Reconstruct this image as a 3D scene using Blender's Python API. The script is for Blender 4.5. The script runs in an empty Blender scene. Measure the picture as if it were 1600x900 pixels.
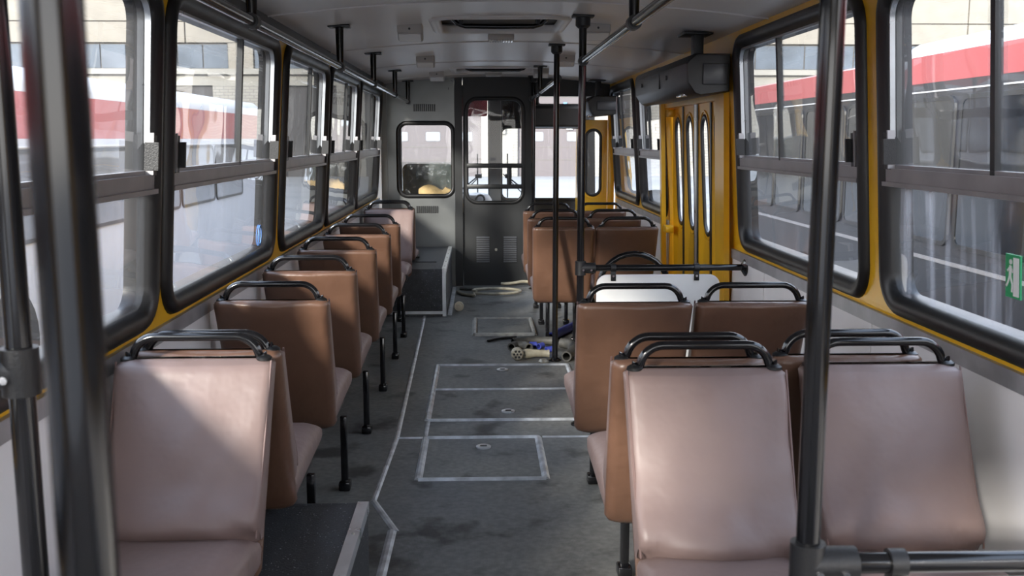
import bpy, bmesh, math, random
from mathutils import Vector, Matrix, noise
from math import sin, cos, pi, sqrt, atan2, radians
random.seed(7)
S = bpy.context.scene
COL = S.collection

# ------------------------------------------------------------------ camera, sky, sun, exposure
cam_d = bpy.data.cameras.new('camera'); cam = bpy.data.objects.new('camera', cam_d); COL.objects.link(cam)
cam_d.sensor_width = 36.0; cam_d.lens = 1554.0 / 1600.0 * 36.0
cam_d.clip_start = 0.05; cam_d.clip_end = 500
TH = math.atan(233 / 1554.0); PS = math.atan(50 * cos(TH) / 1554.0)
cam.location = (0, 0, 1.45)
cam.rotation_euler = (pi / 2 - TH, 0, -PS)
cam_d.dof.use_dof = True; cam_d.dof.focus_distance = 4.6; cam_d.dof.aperture_fstop = 7.0
S.camera = cam

w = bpy.data.worlds.new('sky'); S.world = w; w.use_nodes = True
wn = w.node_tree.nodes; wl = w.node_tree.links
wtc = wn.new('ShaderNodeTexCoord'); wsep = wn.new('ShaderNodeSeparateXYZ'); wr = wn.new('ShaderNodeValToRGB')
wl.new(wtc.outputs['Generated'], wsep.inputs[0]); wl.new(wsep.outputs['Z'], wr.inputs[0])
wr.color_ramp.elements[0].position = 0.0; wr.color_ramp.elements[0].color = (1.0, 0.97, 0.93, 1)
wr.color_ramp.elements[1].position = 0.7; wr.color_ramp.elements[1].color = (0.62, 0.75, 1.0, 1)
wl.new(wr.outputs[0], wn['Background'].inputs['Color']); wn['Background'].inputs['Strength'].default_value = 2.3

sun_d = bpy.data.lights.new('sun', 'SUN'); sun = bpy.data.objects.new('sun', sun_d); COL.objects.link(sun)
sun_d.energy = 4.0; sun_d.angle = radians(6.0); sun_d.color = (1.0, 0.94, 0.85)
sun.rotation_euler = Vector((1.0, 1.75, -0.72)).to_track_quat('-Z', 'Y').to_euler()

S.view_settings.view_transform = 'Standard'; S.view_settings.look = 'None'
S.view_settings.gamma = 1.0; S.view_settings.use_curve_mapping = False
S.view_settings.exposure = 1.25
S.cycles.max_bounces = 10; S.cycles.transparent_max_bounces = 24
S.cycles.diffuse_bounces = 5; S.cycles.glossy_bounces = 4
S.cycles.caustics_reflective = False; S.cycles.caustics_refractive = False
S.cycles.sample_clamp_indirect = 6.0

# ------------------------------------------------------------------ materials
MATS = {}
def mat(name, color, rough=0.5, metal=0.0, vary=0.0, vscale=6.0, bump=0.0, bscale=40.0, spec=0.5, coat=0.0,
        dark=None, stretch=(1, 1, 1)):
    m = bpy.data.materials.new(name); m.use_nodes = True
    nt = m.node_tree; N = nt.nodes; L = nt.links; b = N['Principled BSDF']
    b.inputs['Base Color'].default_value = (*color, 1); b.inputs['Roughness'].default_value = rough
    b.inputs['Metallic'].default_value = metal; b.inputs['Specular IOR Level'].default_value = spec
    b.inputs['Coat Weight'].default_value = coat; b.inputs['Coat Roughness'].default_value = 0.15
    if vary or bump:
        tc = N.new('ShaderNodeTexCoord'); mp = N.new('ShaderNodeMapping'); L.new(tc.outputs['Object'], mp.inputs[0])
        mp.inputs['Scale'].default_value = stretch
    if vary:
        n = N.new('ShaderNodeTexNoise'); n.inputs['Scale'].default_value = vscale; n.inputs['Detail'].default_value = 5
        L.new(mp.outputs[0], n.inputs['Vector'])
        r = N.new('ShaderNodeValToRGB'); r.color_ramp.elements[0].position = 0.32; r.color_ramp.elements[1].position = 0.68
        d = dark or tuple(c * (1 - vary) for c in color); u = tuple(min(1, c * (1 + vary * 0.6)) for c in color)
        r.color_ramp.elements[0].color = (*d, 1); r.color_ramp.elements[1].color = (*u, 1)
        L.new(n.outputs['Fac'], r.inputs[0]); L.new(r.outputs[0], b.inputs['Base Color'])
        mr = N.new('ShaderNodeMapRange'); mr.inputs['To Min'].default_value = max(0.02, rough - 0.08); mr.inputs['To Max'].default_value = min(1, rough + 0.08)
        L.new(n.outputs['Fac'], mr.inputs['Value']); L.new(mr.outputs[0], b.inputs['Roughness'])
    if bump:
        n2 = N.new('ShaderNodeTexNoise'); n2.inputs['Scale'].default_value = bscale; n2.inputs['Detail'].default_value = 3
        L.new(mp.outputs[0], n2.inputs['Vector'])
        bp = N.new('ShaderNodeBump'); bp.inputs['Strength'].default_value = bump; bp.inputs['Distance'].default_value = 0.01
        L.new(n2.outputs['Fac'], bp.inputs['Height']); L.new(bp.outputs[0], b.inputs['Normal'])
    MATS[name] = m
    return m

def glass_mat(name, tint=(0.95, 0.97, 0.97), film=0.05, streak=0.0, boost=1.7):
    m = bpy.data.materials.new(name); m.use_nodes = True
    nt = m.node_tree; N = nt.nodes; L = nt.links; N.clear()
    out = N.new('ShaderNodeOutputMaterial')
    geo = N.new('ShaderNodeNewGeometry'); dot = N.new('ShaderNodeVectorMath'); dot.operation = 'DOT_PRODUCT'
    L.new(geo.outputs['Incoming'], dot.inputs[0]); L.new(geo.outputs['Normal'], dot.inputs[1])
    def math_(op, a, b=None):
        n = N.new('ShaderNodeMath'); n.operation = op
        for i, x in enumerate((a, b)):
            if x is None: continue
            if isinstance(x, (int, float)): n.inputs[i].default_value = x
            else: L.new(x, n.inputs[i])
        return n.outputs[0]
    c = math_('ABSOLUTE', dot.outputs['Value']); o = math_('SUBTRACT', 1.0, c); p5 = math_('POWER', o, 5.0)
    fr = math_('ADD', math_('MULTIPLY', p5, 0.96), 0.04); fr = math_('MINIMUM', math_('MULTIPLY', fr, boost), 0.9)
    tr = N.new('ShaderNodeBsdfTransparent'); tr.inputs[0].default_value = (*tint, 1)
    gl = N.new('ShaderNodeBsdfGlossy'); gl.inputs['Roughness'].default_value = 0.015
    df = N.new('ShaderNodeBsdfDiffuse'); df.inputs[0].default_value = (0.8, 0.82, 0.85, 1)
    tl = N.new('ShaderNodeBsdfTranslucent'); tl.inputs[0].default_value = (0.8, 0.82, 0.85, 1)
    mx0 = N.new('ShaderNodeMixShader'); L.new(df.outputs[0], mx0.inputs[1]); L.new(tl.outputs[0], mx0.inputs[2])
    mx1 = N.new('ShaderNodeMixShader'); mx1.inputs[0].default_value = film
    L.new(tr.outputs[0], mx1.inputs[1]); L.new(mx0.outputs[0], mx1.inputs[2])
    tc = N.new('ShaderNodeTexCoord')
    mp = N.new('ShaderNodeMapping'); mp.inputs['Scale'].default_value = (9, 9, 0.45); L.new(tc.outputs['Object'], mp.inputs[0])
    no = N.new('ShaderNodeTexNoise'); no.inputs['Scale'].default_value = 1.0; no.inputs['Detail'].default_value = 4; L.new(mp.outputs[0], no.inputs['Vector'])
    mr = N.new('ShaderNodeMapRange'); L.new(no.outputs['Fac'], mr.inputs['Value'])
    mr.inputs['From Min'].default_value = 0.5; mr.inputs['From Max'].default_value = 0.78
    mr.inputs['To Min'].default_value = film * 0.6; mr.inputs['To Max'].default_value = film + streak
    L.new(mr.outputs[0], mx1.inputs[0])
    # old flat glass: a faint ripple bends what it mirrors
    mp2 = N.new('ShaderNodeMapping'); mp2.inputs['Scale'].default_value = (2.2, 2.2, 3.5); L.new(tc.outputs['Object'], mp2.inputs[0])
    n2 = N.new('ShaderNodeTexNoise'); n2.inputs['Scale'].default_value = 1.2; n2.inputs['Detail'].default_value = 1; L.new(mp2.outputs[0], n2.inputs['Vector'])
    bp = N.new('ShaderNodeBump'); bp.inputs['Strength'].default_value = 0.25; bp.inputs['Distance'].default_value = 0.01
    L.new(n2.outputs['Fac'], bp.inputs['Height']); L.new(bp.outputs[0], gl.inputs['Normal'])
    mx2 = N.new('ShaderNodeMixShader'); L.new(fr, mx2.inputs[0]); L.new(mx1.outputs[0], mx2.inputs[1]); L.new(gl.outputs[0], mx2.inputs[2])
    L.new(mx2.outputs[0], out.inputs[0])
    MATS[name] = m
    return m

mat('yellow_paint', (0.84, 0.46, 0.012), 0.35, vary=0.12, vscale=3, coat=0.3)
mat('white_laminate', (0.80, 0.79, 0.80), 0.45, vary=0.05, vscale=4)
mat('white_panel', (0.80, 0.79, 0.76), 0.4, vary=0.03)
mat('sill_aluminium', (0.42, 0.43, 0.45), 0.45, 0.6, vary=0.2, vscale=9)
mat('bar_aluminium', (0.36, 0.35, 0.36), 0.42, 0.55, vary=0.15, vscale=8)
mat('frame_aluminium', (0.50, 0.52, 0.54), 0.3, 0.85, vary=0.1, vscale=10)
mat('bright_aluminium', (0.82, 0.84, 0.86), 0.3, 0.8, vary=0.1, vscale=12)
mat('floor_strip', (0.62, 0.64, 0.66), 0.4, 0.6, vary=0.35, vscale=14)
mat('old_strip', (0.40, 0.39, 0.35), 0.5, 0.4, vary=0.35, vscale=18)
mat('rubber', (0.010, 0.010, 0.0105), 0.38, vary=0.2, vscale=8)
mat('black_paint', (0.006, 0.006, 0.007), 0.13, spec=0.5)
mat('black_plastic', (0.010, 0.010, 0.011), 0.42, bump=0.12, bscale=260)
mat('chrome', (0.8, 0.8, 0.82), 0.12, 1.0)
mat('ceiling_paint', (0.72, 0.70, 0.68), 0.36, vary=0.04, vscale=2, bump=0.03, bscale=3)
mat('lamp_plastic', (0.46, 0.44, 0.42), 0.45)
mat('lamp_lens', (0.92, 0.92, 0.90), 0.15)
mat('brown_vinyl', (0.128, 0.067, 0.043), 0.36, vary=0.14, vscale=5, bump=0.9, bscale=8)
mat('mauve_vinyl', (0.20, 0.140, 0.127), 0.48, vary=0.08, vscale=5, bump=0.7, bscale=8)
mat('piping', (0.16, 0.10, 0.09), 0.4)
mat('cab_panel_grey', (0.20, 0.208, 0.205), 0.30, 0.65, vary=0.2, vscale=2.2)
mat('cab_black', (0.011, 0.012, 0.013), 0.42, vary=0.25, vscale=3)
mat('louvre', (0.07, 0.072, 0.078), 0.35)
mat('box_lining', (0.040, 0.043, 0.048), 0.5, vary=0.3, vscale=30, bump=0.25, bscale=160)
mat('blue_hose', (0.045, 0.06, 0.30), 0.35, vary=0.2, vscale=20)
mat('grey_hose', (0.065, 0.062, 0.055), 0.6, vary=0.35, vscale=25)
mat('dirty_metal', (0.34, 0.32, 0.27), 0.45, 0.6, vary=0.4, vscale=40)
mat('ivory', (0.82, 0.74, 0.58), 0.5)
mat('khaki_hose', (0.30, 0.27, 0.20), 0.55, vary=0.3, vscale=20)
mat('seat_dark', (0.05, 0.06, 0.055), 0.5, vary=0.3)
mat('foam', (0.60, 0.42, 0.20), 0.9, vary=0.2, vscale=20)
mat('sticker_white', (0.85, 0.87, 0.86), 0.5)
mat('sticker_green', (0.03, 0.36, 0.14), 0.5)
mat('sticker_blue', (0.12, 0.28, 0.65), 0.5)
mat('asphalt', (0.24, 0.236, 0.23), 0.85, vary=0.18, vscale=0.35, stretch=(0.5, 1.6, 1))
mat('plaster', (0.26, 0.235, 0.195), 0.9, vary=0.09, vscale=1.2, bump=0.3, bscale=4)
mat('joint', (0.14, 0.13, 0.115), 0.9)
mat('band_glass', (0.10, 0.12, 0.145), 0.2, vary=0.3, vscale=0.6)
mat('ledge', (0.29, 0.275, 0.24), 0.8, vary=0.1, vscale=0.5)
mat('garage_mauve', (0.115, 0.098, 0.098), 0.7, vary=0.06, vscale=1)
mat('garage_dark', (0.07, 0.066, 0.064), 0.8)
mat('pale_pane', (0.26, 0.28, 0.30), 0.3)
mat('bus_red', (0.34, 0.055, 0.06), 0.3, coat=0.4)
mat('bus_white', (0.55, 0.55, 0.56), 0.35)
mat('bus_grey', (0.42, 0.42, 0.44), 0.4, vary=0.1, vscale=1)
mat('bus_dark', (0.016, 0.016, 0.020), 0.35, vary=0.2, vscale=1)
mat('bus_window', (0.012, 0.014, 0.018), 0.06, vary=0.4, vscale=1.3)
mat('bus_window_pale', (0.16, 0.165, 0.18), 0.1, vary=0.5, vscale=1.0)
mat('tyre', (0.02, 0.02, 0.02), 0.8)
mat('visor', (0.10, 0.012, 0.02), 0.3)
glass_mat('glass', film=0.03, streak=0.10)
glass_mat('glass_dirty', film=0.015, streak=0.75)
glass_mat('glass_clean', film=0.02, streak=0.02, boost=0.7)
glass_mat('visor_glass', tint=(0.22, 0.07, 0.09), film=0.08, streak=0.03)
glass_mat('plastic_film', tint=(0.80, 0.84, 0.82), film=0.12, streak=0.25, boost=2.5)

def floor_mat():
    m = mat('floor_lino', (0.075, 0.076, 0.074), 0.55)
    nt = m.node_tree; N = nt.nodes; L = nt.links; b = N['Principled BSDF']
    tc = N.new('ShaderNodeTexCoord')
    def ns(scale, detail, a, z, ca, cz):
        n = N.new('ShaderNodeTexNoise'); n.inputs['Scale'].default_value = scale; n.inputs['Detail'].default_value = detail
        L.new(tc.outputs['Object'], n.inputs['Vector'])
        r = N.new('ShaderNodeValToRGB'); r.color_ramp.elements[0].position = a; r.color_ramp.elements[1].position = z
        r.color_ramp.elements[0].color = ca; r.color_ramp.elements[1].color = cz
        L.new(n.outputs['Fac'], r.inputs[0]); return r.outputs[0]
    base = ns(1.6, 6, 0.3, 0.7, (0.100, 0.101, 0.099, 1), (0.172, 0.167, 0.150, 1))
    stain = ns(4.2, 4, 0.34, 0.43, (0.35, 0.34, 0.34, 1), (1, 1, 1, 1))
    dust = ns(38, 3, 0.35, 0.75, (0.82, 0.82, 0.82, 1), (1.25, 1.25, 1.25, 1))
    def mul(a, c):
        x = N.new('ShaderNodeMix'); x.data_type = 'RGBA'; x.blend_type = 'MULTIPLY'; x.inputs['Factor'].default_value = 1
        L.new(a, x.inputs['A']); L.new(c, x.inputs['B']); return x.outputs['Result']
    L.new(mul(mul(base, stain), dust), b.inputs['Base Color'])
    w1 = N.new('ShaderNodeTexWave'); w1.inputs['Scale'].default_value = 60; w1.bands_direction = 'X'; L.new(tc.outputs['Object'], w1.inputs['Vector'])
    w2 = N.new('ShaderNodeTexWave'); w2.inputs['Scale'].default_value = 60; w2.bands_direction = 'Y'; L.new(tc.outputs['Object'], w2.inputs['Vector'])
    mm = N.new('ShaderNodeMath'); mm.operation = 'MULTIPLY'; L.new(w1.outputs['Fac'], mm.inputs[0]); L.new(w2.outputs['Fac'], mm.inputs[1])
    bp = N.new('ShaderNodeBump'); bp.inputs['Strength'].default_value = 0.15; bp.inputs['Distance'].default_value = 0.003
    L.new(mm.outputs[0], bp.inputs['Height']); L.new(bp.outputs[0], b.inputs['Normal'])
floor_mat()
def speck(m):
    nt = m.node_tree; N = nt.nodes; L = nt.links; b = N['Principled BSDF']
    src = b.inputs['Base Color'].links[0].from_socket
    tc = N.new('ShaderNodeTexCoord'); n = N.new('ShaderNodeTexNoise'); n.inputs['Scale'].default_value = 170; n.inputs['Detail'].default_value = 1
    L.new(tc.outputs['Object'], n.inputs['Vector'])
    r_ = N.new('ShaderNodeValToRGB'); r_.color_ramp.elements[0].position = 0.72; r_.color_ramp.elements[1].position = 0.76; L.new(n.outputs['Fac'], r_.inputs[0])
    x = N.new('ShaderNodeMix'); x.data_type = 'RGBA'; L.new(r_.outputs[0], x.inputs['Factor']); L.new(src, x.inputs['A']); x.inputs['B'].default_value = (0.5, 0.52, 0.55, 1)
    L.new(x.outputs['Result'], b.inputs['Base Color'])
speck(MATS['box_lining'])

def brick_mat():
    m = mat('white_brick', (0.7, 0.67, 0.6), 0.85)
    nt = m.node_tree; N = nt.nodes; L = nt.links; b = N['Principled BSDF']
    tc = N.new('ShaderNodeTexCoord'); mp = N.new('ShaderNodeMapping'); mp.inputs['Rotation'].default_value = (pi / 2, 0, 0)
    L.new(tc.outputs['Object'], mp.inputs[0])
    br = N.new('ShaderNodeTexBrick'); L.new(mp.outputs[0], br.inputs['Vector'])
    br.inputs['Color1'].default_value = (0.30, 0.285, 0.25, 1); br.inputs['Color2'].default_value = (0.27, 0.255, 0.22, 1); br.inputs['Mortar'].default_value = (0.19, 0.175, 0.16, 1)
    br.inputs['Scale'].default_value = 1.0; br.inputs['Brick Width'].default_value = 0.5; br.inputs['Row Height'].default_value = 0.17; br.inputs['Mortar Size'].default_value = 0.02
    L.new(br.outputs[0], b.inputs['Base Color'])
brick_mat()

# ------------------------------------------------------------------ mesh helpers
class G:
    def __init__(self): self.v = []; self.f = []
    def add(self, vs, fs):
        o = len(self.v); self.v += [Vector(p) for p in vs]; self.f += [tuple(i + o for i in q) for q in fs]; return self
    def box(self, a, b):
        x0, y0, z0 = [min(a[i], b[i]) for i in range(3)]; x1, y1, z1 = [max(a[i], b[i]) for i in range(3)]
        return self.add([(x0, y0, z0), (x1, y0, z0), (x1, y1, z0), (x0, y1, z0), (x0, y0, z1), (x1, y0, z1), (x1, y1, z1), (x0, y1, z1)],
                        [(0, 3, 2, 1), (4, 5, 6, 7), (0, 1, 5, 4), (1, 2, 6, 5), (2, 3, 7, 6), (3, 0, 4, 7)])
    def rbox(self, a, b, r=0.01, seg=2):
        bm = bmesh.new(); bmesh.ops.create_cube(bm, size=1)
        c = [(a[i] + b[i]) / 2 for i in range(3)]; s = [abs(a[i] - b[i]) for i in range(3)]
        for q in bm.verts: q.co = Vector((q.co.x * s[0] + c[0], q.co.y * s[1] + c[1], q.co.z * s[2] + c[2]))
        bmesh.ops.bevel(bm, geom=bm.edges[:], offset=min(r, min(s) * 0.45), segments=seg, affect='EDGES', profile=0.5)
        return self.frombm(bm)
    def frombm(self, bm):
        bm.verts.index_update(); self.add([q.co.copy() for q in bm.verts], [[x.index for x in q.verts] for q in bm.faces]); bm.free(); return self
    def tube(self, path, r, n=12, closed=False, caps=True, flat=None):
        P = [Vector(p) for p in path]; m = len(P); rings = []
        up = None
        for i, p in enumerate(P):
            if closed: t = P[(i + 1) % m] - P[i - 1]
            else: t = P[min(i + 1, m - 1)] - P[max(i - 1, 0)]
            t.normalize()
            if up is None:
                a = Vector((0, 0, 1)) if abs(t.z) < 0.9 else Vector((1, 0, 0)); up = (a - t * a.dot(t)).normalized()
            else:
                up = (up - t * up.dot(t)).normalized()
            s = t.cross(up); rr = r[i] if isinstance(r, (list, tuple)) else r
            rings.append([p + (up * cos(2 * pi * k / n) + s * sin(2 * pi * k / n)) * rr for k in range(n)])
        vs = [q for g in rings for q in g]; fs = []
        for i in range(m if closed else m - 1):
            j = (i + 1) % m
            for k in range(n): fs.append((i * n + k, i * n + (k + 1) % n, j * n + (k + 1) % n, j * n + k))
        if caps and not closed: fs += [tuple(reversed(range(n))), tuple((m - 1) * n + k for k in range(n))]
        return self.add(vs, fs)
    def cyl(self, a, b, r, n=16): return self.tube([a, b], r, n)
    def loft(self, rings, cap=True, closed=True):
        n = len(rings[0]); vs = [q for g in rings for q in g]; fs = []
        for i in range(len(rings) - 1):
            for k in range(n if closed else n - 1): fs.append((i * n + k, i * n + (k + 1) % n, (i + 1) * n + (k + 1) % n, (i + 1) * n + k))
        if cap: fs += [tuple(reversed(range(n))), tuple((len(rings) - 1) * n + k for k in range(n))]
        return self.add(vs, fs)
    def sheet(self, out, holes, mp, d0, d1):
        # plate of any outline with holes; mp(u, v, d) -> xyz, thickness from depth d0 to d1
        bm = bmesh.new(); loops = [out] + list(holes); idx = []; edges = []
        for lp in loops:
            vs = [bm.verts.new((p[0], p[1], 0)) for p in lp]; idx.append(vs)
            for i in range(len(vs)): edges.append(bm.edges.new((vs[i], vs[(i + 1) % len(vs)])))
        bmesh.ops.triangle_fill(bm, use_beauty=True, use_dissolve=False, edges=edges, normal=(0, 0, 1))
        bm.verts.index_update(); pts = [(q.co.x, q.co.y) for q in bm.verts]
        tris = [[x.index for x in q.verts] for q in bm.faces]; n = len(pts)
        ar = lambda t: (pts[t[1]][0] - pts[t[0]][0]) * (pts[t[2]][1] - pts[t[0]][1]) - (pts[t[2]][0] - pts[t[0]][0]) * (pts[t[1]][1] - pts[t[0]][1])
        tris = [t if ar(t) > 0 else t[::-1] for t in tris]
        vs = [mp(u, v, d0) for u, v in pts] + [mp(u, v, d1) for u, v in pts]
        fs = [tuple(t) for t in tris] + [tuple(i + n for i in reversed(t)) for t in tris]
        for lp in idx:
            ids = [q.index for q in lp]
            for i in range(len(ids)):
                a, b = ids[i], ids[(i + 1) % len(ids)]; fs.append((a, b, b + n, a + n))
        bm.free(); return self.add(vs, fs)
    def ring(self, loop, sec, mp):
        # section (s outward in plane, d depth) swept round a closed 2D loop (counter-clockwise)
        m = len(loop); rings = []
        for i in range(m):
            p = loop[i]; t = Vector((loop[(i + 1) % m][0] - loop[i - 1][0], loop[(i + 1) % m][1] - loop[i - 1][1])).normalized(); nx, ny = t.y, -t.x
            rings.append([mp(p[0] + nx * s, p[1] + ny * s, d) for s, d in sec])
        n = len(sec); vs = [q for g in rings for q in g]; fs = []
        for i in range(m):
            j = (i + 1) % m
            for k in range(n): fs.append((i * n + k, i * n + (k + 1) % n, j * n + (k + 1) % n, j * n + k))
        return self.add(vs, fs)
    def build(self, name, material, parent=None, smooth=True, angle=40, rot=None, noise_=0):
        me = bpy.data.meshes.new(name); o = bpy.data.objects.new(name, me); COL.objects.link(o)
        bm = bmesh.new(); vs = [bm.verts.new(p) for p in self.v]
        for q in self.f:
            try: bm.faces.new([vs[i] for i in q])
            except ValueError: pass
        bmesh.ops.recalc_face_normals(bm, faces=bm.faces[:])
        off = Vector((0, 0, 0))
        if parent is not None:
            p = parent
            while p: off += Vector(p.location); p = p.parent
            o.parent = parent
        else:
            mn = [min(p[i] for p in self.v) for i in range(3)]; mx = [max(p[i] for p in self.v) for i in range(3)]
            off = Vector(((mn[0] + mx[0]) / 2, (mn[1] + mx[1]) / 2, mn[2])); o.location = off
        for q in bm.verts: q.co -= off
        bm.to_mesh(me); bm.free()
        if smooth:
            me.shade_smooth(); me.set_sharp_from_angle(angle=radians(angle))
        me.materials.append(MATS[material]); return o

def rrect(u0, v0, u1, v1, r, n=6):
    pts = []
    for cx, cy, a in ((u1 - r, v0 + r, -90), (u1 - r, v1 - r, 0), (u0 + r, v1 - r, 90), (u0 + r, v0 + r, 180)):
        for k in range(n + 1):
            t = radians(a + 90 * k / n); pts.append((cx + r * cos(t), cy + r * sin(t)))
    return pts
def rect(u0, v0, u1, v1): return [(u0, v0), (u1, v0), (u1, v1), (u0, v1)]

def thing(name, label, cat, loc=(0, 0, 0), group=None, kind=None):
    o = bpy.data.objects.new(name, None); COL.objects.link(o); o.location = loc; o.empty_display_size = 0.1
    return tag(o, label, cat, group, kind)
def tag(o, label=None, cat=None, group=None, kind=None):
    if label: o['label'] = label
    if cat: o['category'] = cat
    if group: o['group'] = group
    if kind: o['kind'] = kind
    return o
def lab(o, t): o['label'] = t; return o

# ------------------------------------------------------------------ bus shell
XL, XR = -1.0, 1.343
def lean(v): return 0.065 * max(0.0, (v - 0.9) / 0.95)
def mpL(u, v, d): return Vector((XL + lean(v) + d, u, v))
def mpR(u, v, d): return Vector((XR - lean(v) - d, u, v))
def mpF(Y):                     # plane across the bus, depth towards the rear
    return lambda u, v, d: Vector((u, Y - d, v))
def mpZ(z): return lambda u, v, d: Vector((u, v, z + d))

YF = 9.85                        # cab partition
Y0 = -0.9
YW = 11.45                       # windscreen
# floor
fl = G(); fl.box((XL - 0.05, Y0, -0.06), (XR + 0.05, YW + 0.1, 0.0))
floor = fl.build('floor', 'floor_lino', smooth=False); tag(floor, 'dark grey worn linoleum floor of the bus aisle', 'floor', kind='structure')
def strip(a, b, wd=0.025, h=0.006, m='floor_strip', par=floor, name='floor_strip'):
    a = Vector((a[0], a[1], 0)); b = Vector((b[0], b[1], 0)); t = (b - a).normalized(); n = Vector((-t.y, t.x, 0)) * wd / 2
    q = [a + n, a - n, b - n, b + n]
    g = G(); ins = 0.35
    q2 = [a + n * ins, a - n * ins, b - n * ins, b + n * ins]
    vs = [(p.x, p.y, 0.0005) for p in q] + [(p.x, p.y, h) for p in q2]
    g.add(vs, [(3, 2, 1, 0), (4, 5, 6, 7), (0, 1, 5, 4), (1, 2, 6, 5), (2, 3, 7, 6), (3, 0, 4, 7)])
    return g.build(name, m, par, smooth=False)
strip((-0.465, 8.10), (-0.414, 4.72)); strip((-0.414, 4.72), (-0.438, 3.855))
strip((-0.438, 3.87), (-0.322, 3.55), 0.028); strip((-0.335, 3.56), (-0.362, 0.6), 0.035)
strip((-0.414, 4.72), (-0.285, 4.72), 0.018); strip((0.30, 4.72), (0.56, 4.72), 0.02)
strip((-0.275, 4.74), (-0.275, 5.02), 0.022)
def hatch(label, x0, y0, x1, y1, wd=0.035, m='floor_strip', discs=(), splits=(), group=None, lid=0.002):
    t = thing('floor_hatch', label, 'hatch', ((x0 + x1) / 2, (y0 + y1) / 2, 0))
    G().box((x0 + wd / 2, y0 + wd / 2, 0.0004), (x1 - wd / 2, y1 - wd / 2, lid)).build('lid', 'floor_lino', t, smooth=False)
    for a, b in (((x0, y0), (x1, y0)), ((x1, y0), (x1, y1)), ((x1, y1), (x0, y1)), ((x0, y1), (x0, y0))):
        ww = wd if a[0] == b[0] else wd * 0.8
        strip(a, b, ww, 0.009 + lid, m, t, 'edge_strip')
    for yy in splits: strip((x0, yy), (x1, yy), 0.022, 0.008 + lid, m, t, 'cross_strip')
    for dx, dy in discs:
        d = G(); rings = []
        for r, z in ((0.036, 0.0), (0.036, 0.006), (0.028, 0.009), (0.012, 0.006), (0.004, 0.005)):
            rings.append([(dx + r * cos(2 * pi * k / 20), dy + r * sin(2 * pi * k / 20), lid + z) for k in range(20)])
        d.loft(rings); o = d.build('lock_disc', 'bright_aluminium', t)
        s = G().box((dx - 0.016, dy - 0.004, lid + 0.006), (dx + 0.016, dy + 0.004, lid + 0.0095)).build('slot', 'rubber', o, smooth=False)
    return t
hatch('long two-part floor hatch with two round locks and bright metal edges', -0.28, 5.02, 0.56, 6.29, discs=((0.135, 6.15), (0.145, 5.18)), splits=(5.66,))
hatch('small square floor hatch in the aisle nearest the camera', -0.272, 4.11, 0.278, 4.715, discs=((0.01, 4.56),))
hatch('far worn floor hatch with raised dull metal rim beside the hoses', -0.045, 7.27, 0.40, 7.92, 0.045, 'old_strip', lid=0.014)

# rear wall behind the camera
bw = G().sheet([(-1.0, 0.0), (1.34, 0.0), (1.34, 0.9), (1.275, 1.98), (-0.935, 1.98), (-1.0, 0.9)], [rrect(-0.78, 0.85, 1.10, 1.80, 0.1)], mpF(Y0), 0.0, -0.04).build('wall_back', 'white_laminate', smooth=False)
tag(bw, 'rear wall of the bus with a wide window, behind the camera', 'wall', kind='structure')
# window layout: (y0, y1) of the glass, z0, bar, z1
LW = [(-0.35, 1.28), (1.46, 2.96), (3.14, 4.68), (4.94, 6.20), (6.37, 7.76), (7.92, 9.50)]
RW = [(-0.35, 1.36), (1.55, 3.16), (3.40, 4.97), (7.10, 8.10), (8.36, 9.68)]
LZ = (0.945, 1.325, 1.855); RZ = (0.945, 1.335, 1.895)
def win_loop(y0, y1, z0, z1, r, grow=0): return rrect(y0 - grow, z0 - grow, y1 + grow, z1 + grow, r + grow, 7)
def side_wall(name, mp, wins, Z, side, door=None):
    holes = [win_loop(a, b, Z[0], Z[2], 0.075, 0.025) for a, b in wins]
    top = 1.985
    if door: out = [(Y0, 0.9), (door[0], 0.9), (door[0], 1.66), (door[1], 1.66), (door[1], 0.9), (YF + 0.05, 0.9), (YF + 0.05, top), (Y0, top)]
    else: out = [(Y0, 0.9), (YW, 0.9), (YW, top), (Y0, top)]
    g = G(); g.sheet(out, holes, mp, 0.0, -0.06)
    spans = [(Y0, door[0]), (door[1], YF + 0.05)] if door else [(Y0, YW)]
    for a, b in spans:
        g.sheet(rect(a, 0.0, b, 0.9), [], mp, 0.0, -0.06)
    o = g.build(name, 'yellow_paint', smooth=False)
    return o, spans
wl_, spL = side_wall('wall_left', mpL, LW, LZ, -1)
DOOR = (5.47, 7.0)
wr_, spR = side_wall('wall_right', mpR, RW, RZ, 1, DOOR)
tag(wl_, 'left bus side wall, yellow pillars above pale grey panels', 'wall', kind='structure')
tag(wr_, 'right bus side wall, yellow pillars above white panels', 'wall', kind='structure')
for par, mp, cuts in ((wl_, mpL, [-0.9, 0.3, 1.5, 2.7, 3.62, 4.82, 6.0, 7.2, 8.4, 9.84]), (wr_, mpR, [-0.9, 0.5, 1.9, 3.3, 4.6, 5.2]), (wr_, mpR, [7.02, 8.3, 9.7])):
    for a, b in zip(cuts[:-1], cuts[1:]):
        G().sheet(rect(a + 0.003, 0.005, b - 0.003, 0.83), [], mp, 0.008, 0.0005).build('wall_panel', 'white_laminate', par, smooth=False)
        g = G(); g.sheet(rect(a, 0.828, b, 0.876), [], mp, 0.016, 0.0005); g.build('sill_strip', 'sill_aluminium', par, smooth=False)

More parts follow.
